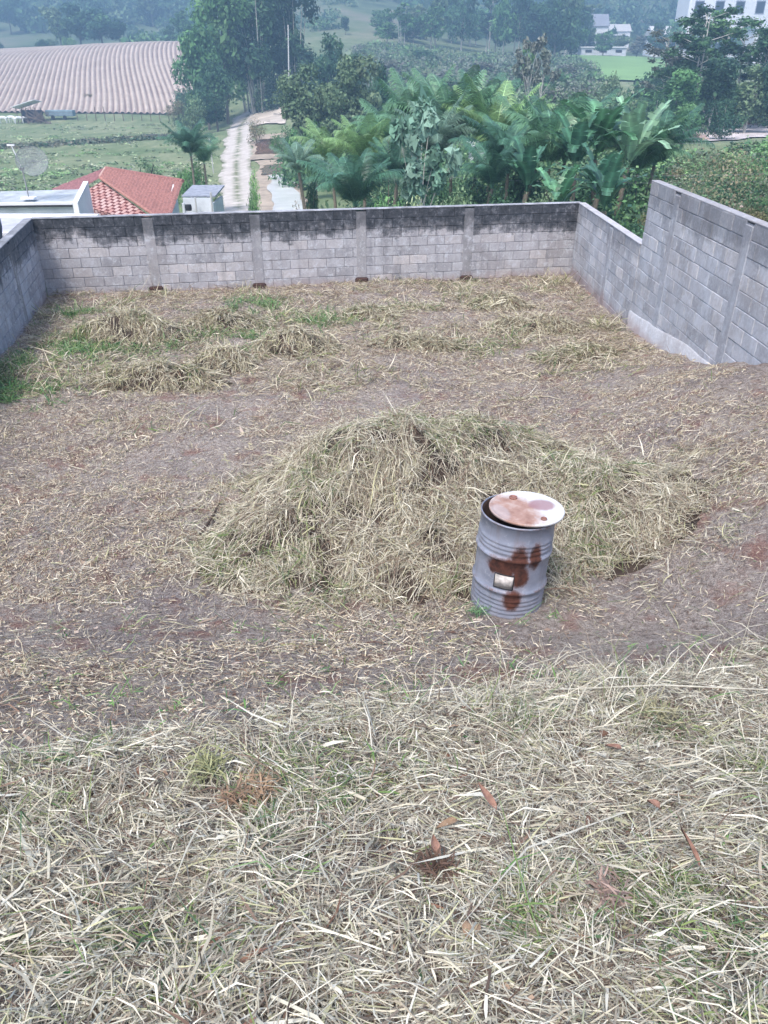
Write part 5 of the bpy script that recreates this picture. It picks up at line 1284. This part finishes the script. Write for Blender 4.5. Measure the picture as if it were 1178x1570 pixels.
# fence along the lower edge of the ploughed field
fx = [gpx(p, 186) for p in range(120, 330, 14)]
fe = empty('field_fence', (fx[0][0], fx[0][1], gz(*fx[0]))); tag(fe, 'wire fence with thin wooden posts along the lower edge of the ploughed field', 'fence')
for k, (x, y) in enumerate(fx):
    mb = MB(); h_ = 1.7 if k not in (2, 3) else 3.0; mb.tube([(0, 0, -.2), (random.uniform(-.1, .1), 0, h_)], .09, 5); adopt(mb.build('fence_post', M['wood'], None, loc=(x, y, gz(x, y))), fe)
mb = MB()
for h_ in (.6, 1.1, 1.5): mb.tube([(x, y, gz(x, y)+h_) for x, y in fx], .02, 3)
adopt(mb.build('wire', M['greypaint'], None), fe)
def pole(px, py, top, lean_px, rad, mat, label, arm=False, dist=None):
    if dist is None: x, y = gpx(px, py)
    else:
        y = dist; z0 = -6
        for _ in range(3): x = xat(px, y, z0); z0 = gz(x, y)
    z0 = gz(x, y); T = pix(px+lean_px, top, dist=y)
    root = empty('utility_pole', (x, y, z0)); tag(root, label, 'pole')
    mb = MB(); mb.tube([(0, 0, -.5), (T.x-x, 0, T.z-z0)], [rad, rad*.7], 8); mb.build('shaft', mat, root)
    if arm: mb = MB(); mb.box((T.x-x, 0, T.z-z0-.4), (1.6, .1, .12)); mb.build('crossarm', M['wood'], root)
    return root, T
pole(340, 178, 122, -6, .16, M['polewhite'], 'white leaning utility pole at the far end of the road')
pole(328, 266, 205, -8, .07, M['polewhite'], 'thin short leaning pole beside the road palms')
_, T0 = pole(444, 150, 38, -2, .16, M['polewhite'], 'grey concrete pole rising in front of the bamboo clump', dist=165)
pole(1143, 185, 118, 6, .16, M['polewhite'], 'pale pole standing behind the rubble heap at right')
# power lines crossing in front of the palms, carried by two poles
_, TA = pole(596, 300, 216, 0, .03, M['bark'], 'slim grey pole among the palms carrying the wires', dist=47)
_, TB = pole(1330, 300, 205, 0, .12, M['greypaint'], 'grey pole outside the frame at right carrying the wires', dist=33)
for k, dz in enumerate((0, -1.3, -1.6)):
    P = [TA.lerp(TB, t)+Vector((0, 0, dz-.35*4*t*(1-t))) for t in np.linspace(0, 1, 24)]
    mb = MB(); mb.tube(P, .005, 4); tag(mb.build('power_cable', M['greypaint'], None), ['topmost thin cable crossing in front of the palms', 'middle thin cable crossing in front of the palms', 'lowest thin cable crossing in front of the palms'][k], 'cable')
# rubble by the dirt track
rub = simple('rubble', (.42, .33, .31), var=.3, scale=4)
def rubble(px, py, r_, n, mat, label):
    x, y = gpx(px, py); z = gz(x, y); mb = MB()
    for k in range(n):
        a_ = random.uniform(0, 6.28); q = r_*random.random()**.7; s_ = random.uniform(.15, .5)
        m_ = Matrix.Translation((q*math.cos(a_), q*math.sin(a_)*.6, s_*.4+(r_-q)*.35)) @ Euler((random.uniform(0, 3), random.uniform(0, 3), random.uniform(0, 3))).to_matrix().to_4x4() @ Matrix.Diagonal((s_, s_*.8, s_*.6, 1))
        bmesh.ops.create_icosphere(mb.bm, subdivisions=1, radius=1, matrix=m_)
    tag(mb.build('rubble_heap', mat, None, loc=(x, y, z)), label, 'rubble')
rubble(1142, 192, 2.2, 60, simple('brick_rubble', (.34, .17, .15), var=.4, scale=3), 'reddish heap of brick rubble on the dirt track at right')
rubble(1106, 206, 1.0, 22, M['brightwhite'], 'white heap of sacks or plaster rubble on the dirt track')
rubble(1062, 216, 1.8, 50, rub, 'pinkish pile of stones at the left end of the dirt track')
rubble(1110, 335, .8, 30, rub, 'small pile of stones just behind the top of the tall right wall')
# ------------------------------------------------------------------ far buildings
def block_house(name, px, base_py, dist, w, d, h, wallm, roofm, label, wins=(3, 1), gable=True, rz=0):
    z0 = gz(xat(px, dist, 5), dist); x = xat(px, dist, z0); z0 = gz(x, dist)
    root = empty(name, (x, dist, z0), rz); tag(root, label, 'building' if not gable else 'house')
    mb = MB(); mb.box((0, d/2, h/2-1), (w, d, h+2)); mb.build('walls', wallm, root)
    if gable:
        mb = MB(); o_ = .5; rh_ = h*.45; mb.prism([(-w/2-o_, -o_, h), (-w/2-o_, d+o_, h), (-w/2-o_, d/2, h+rh_)], (w+2*o_, 0, 0)); mb.build('roof', roofm, root)
    else:
        mb = MB(); mb.box((0, d/2, h+.25), (w+.8, d+.8, .4)); mb.build('roof', roofm, root)
    nx_, nz_ = wins
    for i in range(nx_):
        for j in range(nz_):
            xx = -w/2+w*(i+.5)/nx_; zz = h*(j+.55)/nz_
            mb = MB(); mb.box((xx, -.03, zz), (w/nx_*.45, .12, h/nz_*.42)); f = mb.build('window', M['greypaint'], root)
            mb = MB(); mb.box((xx, -.08, zz), (w/nx_*.38, .06, h/nz_*.34)); mb.build('pane', M['dark'], f)
    return root
block_house('white_hall', 1150, 30, 395, 62, 16, 24, M['brightwhite'], M['brightwhite'], 'long white building across the top right corner', (7, 2), False)
block_house('white_hall', 1200, 60, 340, 26, 12, 11, M['brightwhite'], M['greypaint'], 'lower white building at the right edge under the long one', (3, 1), False)
block_house('white_house', 1040, 30, 380, 24, 12, 8, M['brightwhite'], M['polewhite'], 'white house behind the tall slender trees', (3, 1), True)
block_house('white_house', 906, 45, 372, 12, 9, 10, M['brightwhite'], M['greypaint'], 'small white house at the end of the dark trees', (2, 1), True)
block_house('white_house', 893, 15, 450, 14, 9, 9, M['brightwhite'], M['polewhite'], 'distant white house at the top edge above the dark trees', (2, 1), True)
block_house('white_house', 948, 20, 440, 10, 8, 7, M['brightwhite'], M['polewhite'], 'tiny distant house between the small house and slender trees', (2, 1), True)
block_house('grey_house', 925, 80, 352, 18, 6, 2.4, M['whitewall'], M['brightwhite'], 'low pale shed with white roof line at the back of the crop field', (3, 1), False)
# ------------------------------------------------------------------ air
mb = MB(); mb.box((0, 620, 45), (1820, 1400, 126)); hz = mb.build('haze', None)
hm = bpy.data.materials.new('haze'); hm.use_nodes = True; nt = hm.node_tree; nt.nodes.clear()
out = nt.nodes.new('ShaderNodeOutputMaterial'); pv = nt.nodes.new('ShaderNodeVolumePrincipled'); pv.inputs['Color'].default_value = (.44, .70, 1.0, 1); pv.inputs['Density'].default_value = .0016; pv.inputs['Anisotropy'].default_value = .2
nt.links.new(pv.outputs[0], out.inputs['Volume']); hz.data.materials.append(hm); tag(hz, kind='stuff')
sc.cycles.volume_step_rate = 4; sc.cycles.volume_bounces = 0
